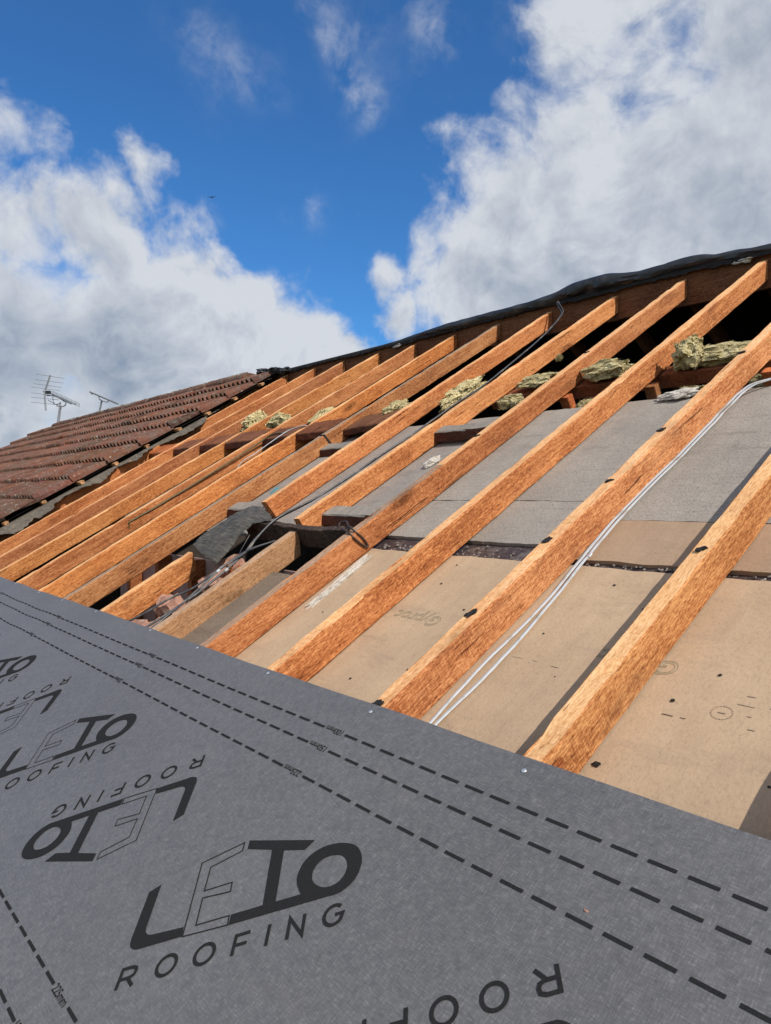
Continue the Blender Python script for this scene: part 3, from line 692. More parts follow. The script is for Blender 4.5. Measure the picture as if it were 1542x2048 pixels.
# torn felt flap at the hole
def sheet_poly(rows, th=.003, sub=3, amp=.004, seed=0., rag=.006):
    """rows: list of lists of 3D points; bilinear sheet with thickness"""
    nr, nc = len(rows), len(rows[0]); G = []
    R_, C_ = (nr - 1) * sub * 3, (nc - 1) * sub * 3
    for j in range(R_ + 1):
        v = j / R_ * (nr - 1); j0 = min(int(v), nr - 2); fv = v - j0; row = []
        for i in range(C_ + 1):
            u = i / C_ * (nc - 1); i0 = min(int(u), nc - 2); fu = u - i0
            a = Vector(rows[j0][i0]).lerp(Vector(rows[j0][i0 + 1]), fu); b = Vector(rows[j0 + 1][i0]).lerp(Vector(rows[j0 + 1][i0 + 1]), fu)
            p = a.lerp(b, fv); p.z += amp * nz(p, 25, seed) + amp * nz(p, 9, seed + 3)
            if j in (0, R_) or i in (0, C_): p += Vector((nz(p, 60, seed), nz(p, 60, seed + 5), 0)) * rag
            row.append(p)
        G.append(row)
    bm = bmesh.new(); T = [[bm.verts.new(p) for p in r_] for r_ in G]; B = [[bm.verts.new(p - Vector((0, 0, th))) for p in r_] for r_ in G]
    for j in range(R_):
        for i in range(C_):
            bm.faces.new((T[j][i], T[j][i + 1], T[j + 1][i + 1], T[j + 1][i])); bm.faces.new((B[j][i], B[j + 1][i], B[j + 1][i + 1], B[j][i + 1]))
    for j in range(R_):
        bm.faces.new((T[j][0], T[j + 1][0], B[j + 1][0], B[j][0])); bm.faces.new((T[j][C_], B[j][C_], B[j + 1][C_], T[j + 1][C_]))
    for i in range(C_):
        bm.faces.new((T[0][i], B[0][i], B[0][i + 1], T[0][i + 1])); bm.faces.new((T[R_][i], T[R_][i + 1], B[R_][i + 1], B[R_][i]))
    bmesh.ops.recalc_face_normals(bm, faces=bm.faces)
    return bm
o0 = Vector((-2.95, 1.35, .01))
rows = [[(-3.075, 1.150, .012), (-2.895, 1.100, -.008), (-2.790, 1.090, -.034)],
        [(-3.085, 1.215, .014), (-2.870, 1.155, .006), (-2.777, 1.136, -.015)],
        [(-3.085, 1.324, .016), (-2.886, 1.272, .020), (-2.802, 1.253, .010)],
        [(-3.10, 1.382, .018), (-2.874, 1.320, .030), (-2.80, 1.325, .018)],
        [(-3.07, 1.439, .014), (-2.855, 1.385, .028), (-2.698, 1.360, .014)],
        [(-3.06, 1.495, .006), (-2.941, 1.469, .014), (-2.809, 1.424, .006)]]
rows = [[Vector(p) - o0 for p in r_] for r_ in rows]
tag(mk("felt_flap", sheet_poly(rows, .004, 3, .008, 2., .008), FLAP, None, RM(*o0)), "torn black felt flap draped over the corner of the chimney hole", "felt flap")
# teal chip
bm = bmesh.new(); pts = [(-.030, .020, 0), (-.012, .030, .006), (.026, .026, .010), (.022, -.004, .008), (.004, -.026, .002), (-.016, -.012, 0)]
a = [bm.verts.new(p) for p in pts]; b = [bm.verts.new((p[0], p[1], p[2] - .003)) for p in pts]; bm.faces.new(a); bm.faces.new(list(reversed(b)))
for i in range(6): bm.faces.new((a[i], b[i], b[(i + 1) % 6], a[(i + 1) % 6]))
tag(mk("plastic_chip", bm, TEAL, None, RM(-3.075, 1.63, .006)), "small teal plastic chip on the rafter above the torn felt flap", "plastic chip")

# ================================================================ CABLES (points in roof coordinates)
def cable(name, pts, rad, mat, label, flat=1.0, group=None, clips=()):
    o0 = Vector(pts[0]); bm = tube([Vector(p) - o0 for p in pts], rad, 8, 8, flat)
    for v in bm.verts: v.co += Vector((nz(v.co, 9, rad * 900) * .0035 + nz(v.co, 28, rad * 700) * .0012, 0, nz(v.co, 12, rad * 500) * .0012))
    o = mk(name, bm, mat, None, RM(*o0), smooth=True); tag(o, label, "cable", group)
    for i in clips:
        p = Vector(pts[i]) - o0; q = Vector(pts[min(i + 1, len(pts) - 1)]) - Vector(pts[i]); q.normalize()
        cb = tube([p - q * .008, p + q * .008], rad * 1.35, 8, 2, flat); mk("cable_clip", cb, GREYCABLE if mat is not GREYCABLE else METAL, o)
    return o
wc = [(-1.178, .60, -.086), (-1.186, .717, -.086), (-1.193, .844, -.086), (-1.190, 1.007, -.086), (-1.187, 1.157, -.086), (-1.195, 1.353, -.082), (-1.220, 1.675, -.086), (-1.2135, 2.049, -.086), (-1.212, 2.33, -.084), (-1.205, 2.469, -.080), (-1.165, 2.535, -.074), (-1.08, 2.60, -.10), (-1.0, 2.64, -.20)]
cable("white_cable", wc, .0050, GREYCABLE, "flat white cable lying closest to the rafter on the boards", .55, "pair of white cables", clips=())
wc2 = [(-1.160, .60, -.086), (-1.170, .729, -.086), (-1.158, .902, -.086), (-1.160, 1.028, -.086), (-1.172, 1.226, -.083), (-1.180, 1.40, -.078), (-1.205, 1.70, -.086), (-1.199, 2.049, -.086), (-1.196, 2.33, -.084), (-1.188, 2.460, -.078), (-1.150, 2.520, -.072), (-1.07, 2.57, -.09), (-.98, 2.60, -.20)]
cable("white_cable", wc2, .0050, GREYCABLE, "flat white cable bowing away to the right of its twin", .55, "pair of white cables", clips=(5,))
bc = [(-2.975, 4.035, .055), (-2.945, 4.00, .030), (-2.87, 3.90, .005), (-2.79, 3.648, -.008), (-2.73, 3.347, -.012), (-2.672, 2.969, -.014), (-2.628, 2.727, -.008), (-2.612, 2.569, .002), (-2.612, 2.342, .003), (-2.604, 2.123, .004), (-2.618, 1.952, .002), (-2.620, 1.762, .003), (-2.628, 1.583, .006), (-2.640, 1.476, .013), (-2.655, 1.36, .020), (-2.652, 1.24, .004), (-2.650, 1.16, -.020), (-2.640, 1.056, -.030), (-2.622, .919, -.032), (-2.612, .80, -.030), (-2.630, .68, -.030), (-2.64, .56, -.03)]
cable("black_cable", bc, .0048, BLACKCABLE, "black cable running from the ridge down into the chimney hole, lower of the two", group="black cables down the roof", clips=(17,))
bc2 = [(x + .012 + .004 * math.sin(i * 1.7), r_, n_ + .006) for i, (x, r_, n_) in enumerate(bc[:17])] + [(-2.665, 1.056, -.020), (-2.70, .93, -.034), (-2.745, .84, -.030), (-2.79, .74, -.036), (-2.83, .66, -.036), (-2.88, .58, -.036)]
cable("black_cable", bc2, .0042, BLACKCABLE, "black cable that splits away to the left at the bottom of the hole", group="black cables down the roof", clips=(17,))
bc3 = [(-2.585, 1.28, -.03), (-2.62, 1.19, -.012), (-2.655, 1.13, -.016), (-2.652, 1.03, -.018), (-2.636, .92, -.026), (-2.60, .82, -.026), (-2.57, .74, -.020), (-2.57, .60, -.03)]
cable("black_cable", bc3, .0044, BLACKCABLE, "short black cable looping back inside the chimney hole", group="black cables down the roof", clips=(3,))
oc = [(-4.345, 1.29, -.083), (-4.342, 1.317, -.076), (-4.335, 1.337, -.045), (-4.332, 1.36, -.030), (-4.332, 1.522, -.034), (-4.328, 1.822, -.034), (-4.322, 2.143, -.026), (-4.318, 2.342, -.020), (-4.29, 2.44, -.008), (-4.18, 2.46, -.010), (-4.02, 2.44, -.030)]
cable("olive_cable", oc, .0058, OLIVECABLE, "stiff olive brown cable with a hooked lower end")
oc2 = [(-3.978, 1.85, -.045), (-3.976, 1.93, -.020), (-3.973, 2.012, .010), (-3.975, 2.097, .010), (-4.000, 2.206, .010), (-4.035, 2.334, .010), (-4.046, 2.428, .010), (-4.00, 2.491, .008), (-3.985, 2.53, -.004), (-3.98, 2.56, -.03)]
cable("pale_cable", oc2, .0026, GREYCABLE, "thin pale cable bending over the orange rafter beside the olive one")
wl = [(-2.215, 1.352, .004), (-2.226, 1.374, .010), (-2.19, 1.378, .014), (-2.145, 1.350, .014), (-2.098, 1.333, .004), (-2.088, 1.345, -.027), (-2.086, 1.352, -.055), (-2.084, 1.350, -.071), (-2.086, 1.338, -.061), (-2.088, 1.323, -.035), (-2.090, 1.312, -.007), (-2.12, 1.318, .008), (-2.17, 1.335, .010)]
cable("wire_loop", wl, .0038, plain("dark_brown_wire", (.045, .028, .022), .5, .4), "loop of dark brown wire hanging over the reddish rafter")
cable("thin_wire", [(-2.60, 1.66, .0), (-2.57, 1.62, -.02), (-2.553, 1.60, -.06)], .0016, BLACKCABLE, "thin black wire end over the rafter, beside the upper grey noggin")
cable("thin_wire", [(-2.78, 1.28, -.01), (-2.75, 1.20, -.035), (-2.69, 1.15, -.035), (-2.655, 1.16, -.018)], .0012, BLACKCABLE, "thin wire hanging in the dark of the chimney hole")

# ================================================================ INSULATION
def woolmesh(rx, ry, rz, seed):
    bm = bmesh.new(); bmesh.ops.create_icosphere(bm, subdivisions=5, radius=1.0); S_ = Vector((seed * 3.1, seed, -seed))
    for v in bm.verts:
        p = v.co.copy(); q = Vector((p.x * 1.3, p.y * 1.3, p.z * 1.6)) + S_
        p = p * (1 + .40 * noise.noise(q * 1.1))
        p += noise.noise_vector(q * 1.9) * .30 + noise.noise_vector(Vector((q.x * 3.5, q.y * 5, q.z * 7))) * .17 + noise.noise_vector(q * 11) * .07 + noise.noise_vector(q * 26) * .06
        if p.z < -.55: p.z = -.55 + (p.z + .55) * .3
        v.co = Vector((p.x * rx, p.y * ry, p.z * rz))
    return bm
def wool(x, r_, n_, rx, ry, rz, label, seed, rot=0., amp=.55):
    bm = woolmesh(rx, ry, rz, seed); bm.normal_update()
    rn = random.Random(seed)
    vs = list(bm.verts)
    base = [(v.co.copy(), v.normal.copy()) for v in rn.sample(vs, 900)]
    for p, nn in base:      # loose curling fibres
        d = (nn * .5 + Vector((rn.uniform(-1, 1), rn.uniform(-1, 1), rn.uniform(-.5, .8)))).normalized(); L = rn.uniform(.004, .016)
        sd = d.cross(Vector((rn.random(), rn.random(), rn.random() + .1))).normalized() * rn.uniform(.0005, .0011); c1 = Vector((rn.uniform(-1, 1), rn.uniform(-1, 1), rn.uniform(-1, 1))) * L * .35
        prev = None
        for u in (0., .5, 1.):
            q = p - nn * .002 + d * L * u + c1 * (u * u); w_ = sd * (1 - .7 * u); cur = (bm.verts.new(q - w_), bm.verts.new(q + w_))
            if prev: bm.faces.new((prev[0], prev[1], cur[1], cur[0]))
            prev = cur
    o = mk("insulation_tuft", bm, WOOL, None, RM(x, r_, n_) @ Matrix.Rotation(rot, 4, 'Z'))
    return tag(o, label, "insulation", "tufts of mineral wool")
wool(-1.555, 2.86, -.045, .060, .07, .070, "tallest yellow mineral wool tuft, standing on the dark beam", 1)
wool(-1.44, 2.88, -.070, .120, .07, .035, "long yellow wool piece trailing right from the tallest tuft", 2)
wool(-1.965, 2.87, -.060, .110, .07, .040, "ragged wool lying on the dark beam between the middle rafters", 3)
wool(-1.21, 2.74, -.150, .07, .04, .026, "wool scrap at the right edge above the white cables", 4)
wool(-1.975, 2.66, -.140, .05, .04, .022, "small wool scrap below the dark beam, above the grey board", 5)
wool(-1.46, 2.66, -.135, .09, .03, .020, "dark wool strip between the beam and the pale paper strip", 15)
wool(-2.785, 2.75, -.030, .060, .150, .048, "large olive wool lump beside the black cables", 6, -.06)
wool(-2.36, 2.87, -.062, .11, .06, .026, "flat wool slab behind the beam left of the reddish rafter", 7)
wool(-2.41, 2.68, -.085, .075, .045, .034, "curled wool strand hanging below the beam end", 8)
wool(-3.235, 2.67, -.030, .075, .080, .038, "yellow wool tuft above the split tilted noggin", 9)
wool(-4.03, 2.72, -.030, .060, .11, .036, "pale green wool sliver behind the orange rafter", 10)
wool(-4.60, 2.74, -.030, .10, .075, .058, "right hand tuft of the two pale wool tufts above the noggins", 11)
wool(-5.05, 2.80, -.020, .075, .105, .062, "left hand tuft of the two pale wool tufts above the noggins", 12)
wool(-2.30, 3.00, .00, .012, .012, .012, "tiny yellow wool ball showing above the reddish rafter", 13)

# ================================================================ UNDERLAY MEMBRANE with print
MX0, MX1, MR0, MR1 = -9.2, 2.4, -.325, .648
def wav(x, r_):
    k = math.exp(-((x + 3.9) / .7) ** 2)
    z = .0048 + .0026 * math.sin(x * 3.1 + r_ * 2.0) * math.sin(r_ * 4.0 + 1.2) + .0012 * math.sin(x * 7.3 - r_ * 3)
    z += k * (.0040 * math.sin(x * 8.0 + r_ * 6) + .003 * math.sin(x * 15 - r_ * 9))
    e = max(0, (r_ - .50) / .16); z += e * e * (-.0018 + .0012 * math.sin((x + .82) * 2 * math.pi / .447))
    return z
mem = None
def membrane(x0, x1, r0, r1, n, label, fn=True, group="rolls of grey underlay"):
    bm = bmesh.new(); nx = int((x1 - x0) / .045); nr = int((r1 - r0) / .035); T = []
    for j in range(nr + 1):
        row = []
        for i in range(nx + 1):
            x = x0 + (x1 - x0) * i / nx; r_ = r0 + (r1 - r0) * j / nr
            row.append(bm.verts.new((x - x0, r_ - r0, wav(x, r_) if fn else .002 * math.sin(x * 2))))
        T.append(row)
    B = [[bm.verts.new(v.co - Vector((0, 0, .0009))) for v in row] for row in T]
    for j in range(nr):
        for i in range(nx):
            bm.faces.new((T[j][i], T[j][i + 1], T[j + 1][i + 1], T[j + 1][i])); bm.faces.new((B[j][i], B[j + 1][i], B[j + 1][i + 1], B[j][i + 1]))
    for j in range(nr):
        bm.faces.new((T[j][0], T[j + 1][0], B[j + 1][0], B[j][0])); bm.faces.new((T[j][nx], B[j][nx], B[j + 1][nx], T[j + 1][nx]))
    for i in range(nx):
        bm.faces.new((T[0][i], B[0][i], B[0][i + 1], T[0][i + 1])); bm.faces.new((T[nr][i], T[nr][i + 1], B[nr][i + 1], B[nr][i]))
    return tag(mk("roofing_underlay", bm, MEMBRANE, None, RM(x0, r0, n), smooth=True), label, "roofing underlay", group)
mem = membrane(MX0, MX1, MR0, MR1, .0085, "grey printed roofing underlay filling the foreground, nailed along its upper edge")
membrane(MX0, MX1, -1.25, -.20, .0080, "lower strip of the same grey underlay nearer the eaves", False)
membrane(MX0, MX1, -2.0, -1.10, .0052, "lowest strip of grey underlay at the eaves", False)

PZ = .0010
def place_print(bm, name="printed_marking", mat=INK):
    """bm holds flat shapes in roof (x, r); lay them on the membrane surface"""
    for v in bm.verts:
        x, y = v.co.x * .984, v.co.y * .984      # drawn a little over true size
        v.co = (x - MX0, y - MR0, wav(x, y) + PZ)
    return mk(name, bm, mat, mem)
def poly(bm, outer, holes=(), cut=.02):
    from mathutils.geometry import tessellate_polygon
    loops = [[Vector((a, b, 0)) for a, b in outer]] + [[Vector((a, b, 0)) for a, b in h] for h in holes]
    flat = [p for l in loops for p in l]; vs = [bm.verts.new(p) for p in flat]
    for tri in tessellate_polygon(loops):
        try:
            f = bm.faces.new([vs[i] for i in tri]); f.normal_update()
            if f.normal.z < 0: f.normal_flip()
        except ValueError: pass
def smooth_loop(pts, it=2):
    for _ in range(it):
        q = []
        for i in range(len(pts)):
            a, b = pts[i], pts[(i + 1) % len(pts)]
            q += [(a[0] * .75 + b[0] * .25, a[1] * .75 + b[1] * .25), (a[0] * .25 + b[0] * .75, a[1] * .25 + b[1] * .75)]
        pts = q
    return pts
def stroke(bm, a, b, w):
    a = Vector(a); b = Vector(b); d = (b - a).normalized(); p = Vector((-d.y, d.x)) * w * .5
    vs = [bm.verts.new((*q, 0)) for q in (a - p, b - p, b + p, a + p)]; bm.faces.new(vs)
def ringstroke(bm, pts, w, closed=True):
    n = len(pts); inn, out = [], []
    for i in range(n):
        p = Vector(pts[i]); a = Vector(pts[i - 1]) if (closed or i) else None; b = Vector(pts[(i + 1) % n]) if (closed or i < n - 1) else None
        d1 = (p - a).normalized() if a is not None else (b - p).normalized(); d2 = (b - p).normalized() if b is not None else d1
        nrm = (Vector((-d1.y, d1.x)) + Vector((-d2.y, d2.x)))
        nrm = nrm / max(nrm.length, 1e-6); k = w * .5 / max(.35, nrm.dot(Vector((-d1.y, d1.x))))
        inn.append(bm.verts.new((*(p - nrm * k), 0))); out.append(bm.verts.new((*(p + nrm * k), 0)))
    for i in range(n if closed else n - 1):
        j = (i + 1) % n; bm.faces.new((inn[i], inn[j], out[j], out[i]))
LG_L = [(-1.314, .121), (-1.3225, .0975), (-1.256, .0285), (-1.249, .0235), (-1.242, .0208), (-1.235, .0215), (-1.226, .025), (-1.164, .088), (-1.179, .099), (-1.226, .0560), (-1.234, .0520), (-1.243, .0525), (-1.250, .0565)]
LG_E = [(-1.229, .267), (-1.275, .193), (-1.163, .088), (-1.101, .147), (-1.115, .159), (-1.159, .114), (-1.199, .151), (-1.157, .188), (-1.172, .201), (-1.210, .161), (-1.247, .197), (-1.216, .253)]
LG_T = [(-1.223, .275), (-1.090, .341), (-1.092, .317), (-1.132, .296), (-1.055, .221), (-1.022, .254)]
LG_O = [(-1.022, .254), (-1.044, .262), (-1.060, .275), (-1.071, .297), (-1.070, .321), (-1.056, .345), (-1.031, .363), (-1.004, .370), (-.982, .364), (-.965, .350), (-.9535, .329), (-.952, .308), (-.959, .289), (-.972, .276)]
LG_T2 = [(-1.099, .148), (-1.113, .162), (-1.072, .204), (-1.157, .285), (-1.209, .261)]
LG_I = [(-1.031, .286), (-1.041, .298), (-1.043, .317), (-1.035, .331), (-1.018, .343), (-1.001, .343), (-.986, .335), (-.977, .321), (-.975, .303), (-.986, .287), (-1.002, .280), (-1.020, .280)]
def arc_smooth(pts):
    out = []
    for i in range(len(pts) - 1):
        p0 = Vector(pts[max(i - 1, 0)]); p1 = Vector(pts[i]); p2 = Vector(pts[i + 1]); p3 = Vector(pts[min(i + 2, len(pts) - 1)])
        for k in range(3):
            u = k / 3; q = .5 * ((2 * p1) + (p2 - p0) * u + (2 * p0 - 5 * p1 + 4 * p2 - p3) * u * u + (3 * p1 - p0 - 3 * p2 + p3) * u ** 3); out.append((q.x, q.y))
    out.append(pts[-1]); return out
def logo(xf, name):
    """xf maps (x, r) to its place on the sheet"""
    bm = bmesh.new()
    poly(bm, LG_L); ringstroke(bm, LG_E, .0024)
    poly(bm, LG_T + arc_smooth(LG_O)[1:] + LG_T2, [smooth_loop(LG_I, 1)])
    bmesh.ops.subdivide_edges(bm, edges=[e for e in bm.edges if e.calc_length() > .03], cuts=2)
    return bm
def roofing():
    """ROOFING in slanted spaced capitals along the logo's baseline"""
    bm = bmesh.new(); w = .0062
    O = Vector((-1.187, -.032)); bx = Vector((.692, .722)).normalized(); hy = Vector((-.026, .0275))      # baseline direction, letter height vector
    def P(u, v): q = O + bx * u + hy * v; return (q.x, q.y)
    adv = .0735; bw = .030
    def line(u0, a, b): stroke(bm, P(u0 + a[0] * bw, a[1]), P(u0 + b[0] * bw, b[1]), w)
    def path(u0, pts, closed=False): ringstroke(bm, [P(u0 + a * bw, b) for a, b in pts], w, closed)
    # R
    def Rr(u): path(u, [(0, 0), (0, .93), (.6, .93), (.88, .84), (.92, .68), (.85, .52), (.6, .44), (.02, .44)]); line(u, (.52, .44), (1.0, 0))
    def Oo(u): path(u, [(.55 + .58 * math.cos(a), .5 + .46 * math.sin(a)) for a in [2 * math.pi * k / 22 for k in range(22)]], True)
    def Ff(u): path(u, [(0, 0), (0, .93), (.85, .93)]); line(u, (0, .46), (.75, .46))
    def Ii(u): line(u, (0, 0), (0, 1))
    def Nn(u): path(u, [(0, 0), (0, .97), (.86, .03), (.86, 1)])
    def Gg(u): path(u, [(.55 + .56 * math.cos(a), .5 + .46 * math.sin(a)) for a in [R(48 + 270 * k / 16) for k in range(17)]] + [(1.07, .50), (.62, .50)])
    U = [0, .070, .139, .209, .2685, .305, .367]
    for f, u in zip((Rr, Oo, Oo, Ff, Ii, Nn, Gg), U): f(u)
    return bm
CXX, CYY = -2.766, .338
def xform(bm, rot, dx):
    for v in bm.verts:
        x, y = v.co.x, v.co.y
        if rot: x, y = CXX - x, CYY - y
        v.co.x, v.co.y = x + dx, y
for k in range(-7, 4):
    for rot in (False, True):
        dx = k * 1.0
        if -1.3 + dx < -9 or -1.3 + dx > 2.0: continue
        b1 = logo(None, ""); xform(b1, rot, dx); place_print(b1, "printed_logo")
        b2 = roofing(); xform(b2, rot, dx); place_print(b2, "printed_word")
# dashed lines with their widths; label every metre
def dashes(r_, lab, rot, x_lab, w=.0056):
    bm = bmesh.new(); pitch = 1.0 / 17
    k0 = int((MX0 - x_lab) / pitch) + 1; k1 = int((MX1 - x_lab) / pitch) - 1
    for k in range(k0, k1):
        if k % 17 == 16: continue
        x = x_lab + k * pitch
        vs = [bm.verts.new((a, b, 0)) for a, b in ((x, r_ - w / 2), (x + .0425, r_ - w / 2), (x + .0425, r_ + w / 2), (x, r_ + w / 2))]; bm.faces.new(vs)
    place_print(bm, "dashed_line")
    for q in range(-7, 4):
        x = x_lab - 1.0 / 17 - .010 + q
        if x < MX0 + .2 or x > MX1 - .2: continue
        tb = textmesh(lab, .0215, 0., 0., font_off=0.0002, spacing=.92, res=2)
        xs = [v.co.x for v in tb.verts]; wd = max(xs) - min(xs); s = .058 / wd
        for v in tb.verts:
            a, b = (v.co.x - min(xs)) * s, v.co.y - .0075
            if rot: a, b = .058 - a, -b
            v.co = (x + a, r_ + b, 0)
        place_print(tb, "printed_width")
XL = -1.253
dashes(.559, "100mm", True, XL); dashes(.509, "150mm", True, XL); dashes(.435, "225mm", True, XL)
dashes(-.098, "225mm", False, XL + 0.01); dashes(-.170, "150mm", False, XL + 0.01); dashes(-.221, "100mm", False, XL + 0.01)
# clout nails through the underlay
for x, r_ in [(-.385, .63), (-.819, .629), (-1.250, .636), (-1.700, .645), (-2.120, .645), (-2.500, .650), (-3.055, .648), (-3.505, .648), (-3.90, .648), (-4.34, .648), (-4.88, .648), (-5.32, .648), (-.395, .2), (-.40, -.25)][:12]:
    bm = bmesh.new(); bmesh.ops.create_uvsphere(bm, u_segments=12, v_segments=6, radius=1, matrix=Matrix.Diagonal((.0048, .0048, .0014, 1)))
    x *= .984; r_ *= .984
    for v in bm.verts: v.co += Vector((x - MX0, r_ - MR0, wav(x, r_) + .001))
    mk("clout_nail", bm, METAL, mem, smooth=True)
# small orange crumb and hair on the underlay
bm = lump(.0035, .0018, .0012, 3, .5, 3, 2); tag(mk("wood_chip", bm, BRICK, None, RM(-.575, .445, .0145)), "tiny pink chip lying on the grey underlay", "chip")

# ================================================================ ROLL ALONG THE RIDGE
prof = [(.9, .045, .026), (.2, .05, .028), (-.6, .052, .030), (-1.2, .053, .028), (-1.67, .056, .024), (-1.83, .063, .030), (-1.96, .072, .027), (-2.10, .086, .036), (-2.41, .079, .036), (-2.64, .096, .054), (-2.87, .101, .046), (-3.07, .075, .038), (-3.51, .066, .034), (-4.01, .066, .034), (-4.59, .047, .020), (-5.0, .040, .015), (-5.4, .036, .010), (-5.8, .040, .009), (-6.15, .050, .010)]
pts = [Vector((x, RIDGE_Y + .005, RIDGE_Z + z)) for x, z, _ in prof]; o0 = pts[0].copy()
bm = tube([p - o0 for p in pts], .04, 24, 16, 1.0, [q[2] for q in prof])
for v in bm.verts:
    p = v.co; k = .004 * nz(p, 3, 2) + .006 * nz((p.x * .45, p.y, p.z), 20, 4) + .004 * (1 - abs(nz((p.x * 1.4 + p.z * 9, p.y * 2, p.z * 2), 9, 7)) * 3) 
    v.co += Vector((0, k, k * .8))
tag(mk("underlay_roll", bm, ROLLM, None, Matrix.Translation(o0), smooth=True), "black underlay rolled up along the ridge", "underlay roll")
# skirt of torn felt under the roll along the ridge board
bm = bmesh.new(); prev = None; rn = random.Random(4)
for i in range(260):
    x = .6 - i * .0275; top = Vector((x, RIDGE_Y - .008, RIDGE_Z + .058)); h = .012 + .008 + .012 * (nz((x, 0, 0), 2.2, 5) + .5) + .012 * rn.random() * (1 if rn.random() < .4 else .2)
    if x < -4.4: h += .012
    cur = [bm.verts.new(top), bm.verts.new(top + Vector((0, -.010, -h * .5))), bm.verts.new(top + Vector((0, -.006 - .012 * rn.random(), -h)))]
    if prev:
        for k in range(2): bm.faces.new((prev[k], cur[k], cur[k + 1], prev[k + 1]))
    prev = cur
o0 = Vector((-3, RIDGE_Y, RIDGE_Z))
for v in bm.verts: v.co -= o0
thicken(bm, .002)
tag(mk("felt_skirt", bm, SCRAP, None, Matrix.Translation(o0)), "ragged strip of old felt hanging just below the black roll", "felt strip")
for x, z, s_, lab in ((-1.80, .020, .05, "right"), (-4.60, .016, .05, "left")):
    bm = lump(s_, .008, .012, x, .6, 3, 3, .3)
    tag(mk("mortar_scrap", bm, PLASTER, None, Matrix.Translation((x, RIDGE_Y - .016, RIDGE_Z + z)) ), "pale mortar scrap stuck on the ridge board at its %s end" % lab, "mortar")

# ================================================================ TILED ROOF (left)
TX0, TX1 = -14.85, -6.45
tiled = tag(empty("tiled_roof", RM(TX0, 0, 0)), "old brown red interlocking tiled roof with stepped cut edge", "roof")
G = .335; per = .0925
def tprof(u):      # height of the tile profile along x, period 1
    u = u % 1.0
    if u < .16: return u / .16
    if u < .50: return 1.0
    if u < .66: return 1 - (u - .50) / .16
    return 0.
rn = random.Random(21)
bm = bmesh.new(); cl = bm.loops.layers.color.new('tint') if hasattr(bm.loops.layers, 'color') else None
us = [0, .14, .20, .46, .52, .66, .82]
r_nose0 = 4.110 - G * 18
for c_ in range(18):
    rn0 = r_nose0 + G * c_
    last = (c_ == 17)
    L = .30 if last else G + .03
    xe = TX1 + rn.uniform(-.02, .03)
    ntile = int((xe - TX0) / (per * 3)) + 1
    for tI in range(ntile):
        xa = TX0 + tI * per * 3; xb = min(xa + per * 3, xe)
        if xb - xa < .03: continue
        tv = rn.uniform(.84, 1.14); tc = (tv * rn.uniform(.95, 1.1), tv, tv * rn.uniform(.9, 1.05), 1)
        if rn.random() < .08: tc = tuple(v * .72 for v in tc[:3]) + (1,)
        dz = rn.uniform(-.003, .003); dr = rn.uniform(-.004, .004); sk = rn.uniform(-.003, .003)
        xs = [xa]
        for k in range(3):
            for u in us:
                x = xa + (k + u) * per
                if x > xs[-1] + .002 and x < xb - .002: xs.append(x)
        xs.append(xb)
        def hgt(x): return .034 * tprof((x - TX0) / per)
        rows = []
        for (yy, zz, und) in [(L, .046 if not last else .050, 0), (L * .5, .066, 0), (.014, .086, 0), (0.0, .080, 0), (.004, .056, 1), (.06, .048, 1)]:
            row = []
            for x in xs:
                wv_ = .004 * nz((x, rn0, 0), 2.5, 1) + .0035 * nz((x, rn0, 0), 30, 2)
                yj = .005 * nz((x, c_, 0), 35, 6) if yy < .02 else 0
                row.append(bm.verts.new((x - TX0, rn0 + yy + dr + yj + sk * (x - xa) / .28, zz + dz + hgt(x) * (1.0 if not und else .85) + wv_)))
            rows.append(row)
        fs = []
        for q_, (a, b) in enumerate(zip(rows, rows[1:])):
            for i in range(len(xs) - 1):
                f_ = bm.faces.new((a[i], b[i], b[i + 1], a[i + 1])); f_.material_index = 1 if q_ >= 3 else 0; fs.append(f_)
        # side faces at the ends of the tile
        for i in (0, len(xs) - 1):
            vs = [rows[0][i], rows[1][i], rows[2][i], rows[3][i], rows[4][i], rows[5][i]]
            try: fs.append(bm.faces.new(vs))
            except ValueError: pass
        for f in fs:
            for l in f.loops: l[cl] = tc
mk("tile_courses", bm, [TILEM, MOSS_SHADE], tiled)
# ridge tiles
for k in range(16):
    x0 = -14.05 + k * .4375; x1 = x0 + .445; bm = bmesh.new()
    ytop = rn.uniform(-.006, .006); rings = []
    for (x, rad) in ((x0, .100), (x0 + .03, .106), ((x0 + x1) / 2, .104), (x1 - .03, .105), (x1, .094)):
        ring = []
        for a in range(13):
            th = math.pi * (.02 + .96 * a / 12)
            p = Vector((x, RIDGE_Y + .02 + math.cos(th) * rad * 1.15, RIDGE_Z + .042 + ytop + math.sin(th) * rad * .82 + .010 * nz((x, th, 0), 12, k)))
            ring.append(bm.verts.new(tiled.matrix_basis.inverted() @ p))
        rings.append(ring)
    fs = []
    for a, b in zip(rings, rings[1:]):
        for i in range(12): fs.append(bm.faces.new((a[i], a[i + 1], b[i + 1], b[i])))
    fs.append(bm.faces.new(rings[0])); fs.append(bm.faces.new(list(reversed(rings[-1]))))
    lay = bm.loops.layers.color.new('tint'); tv = rn.uniform(.75, 1.1)
    for f in fs:
        for l in f.loops: l[lay] = (tv, tv * .95, tv * .9, 1)
    mk("ridge_tile", bm, TILEM, tiled, smooth=False)
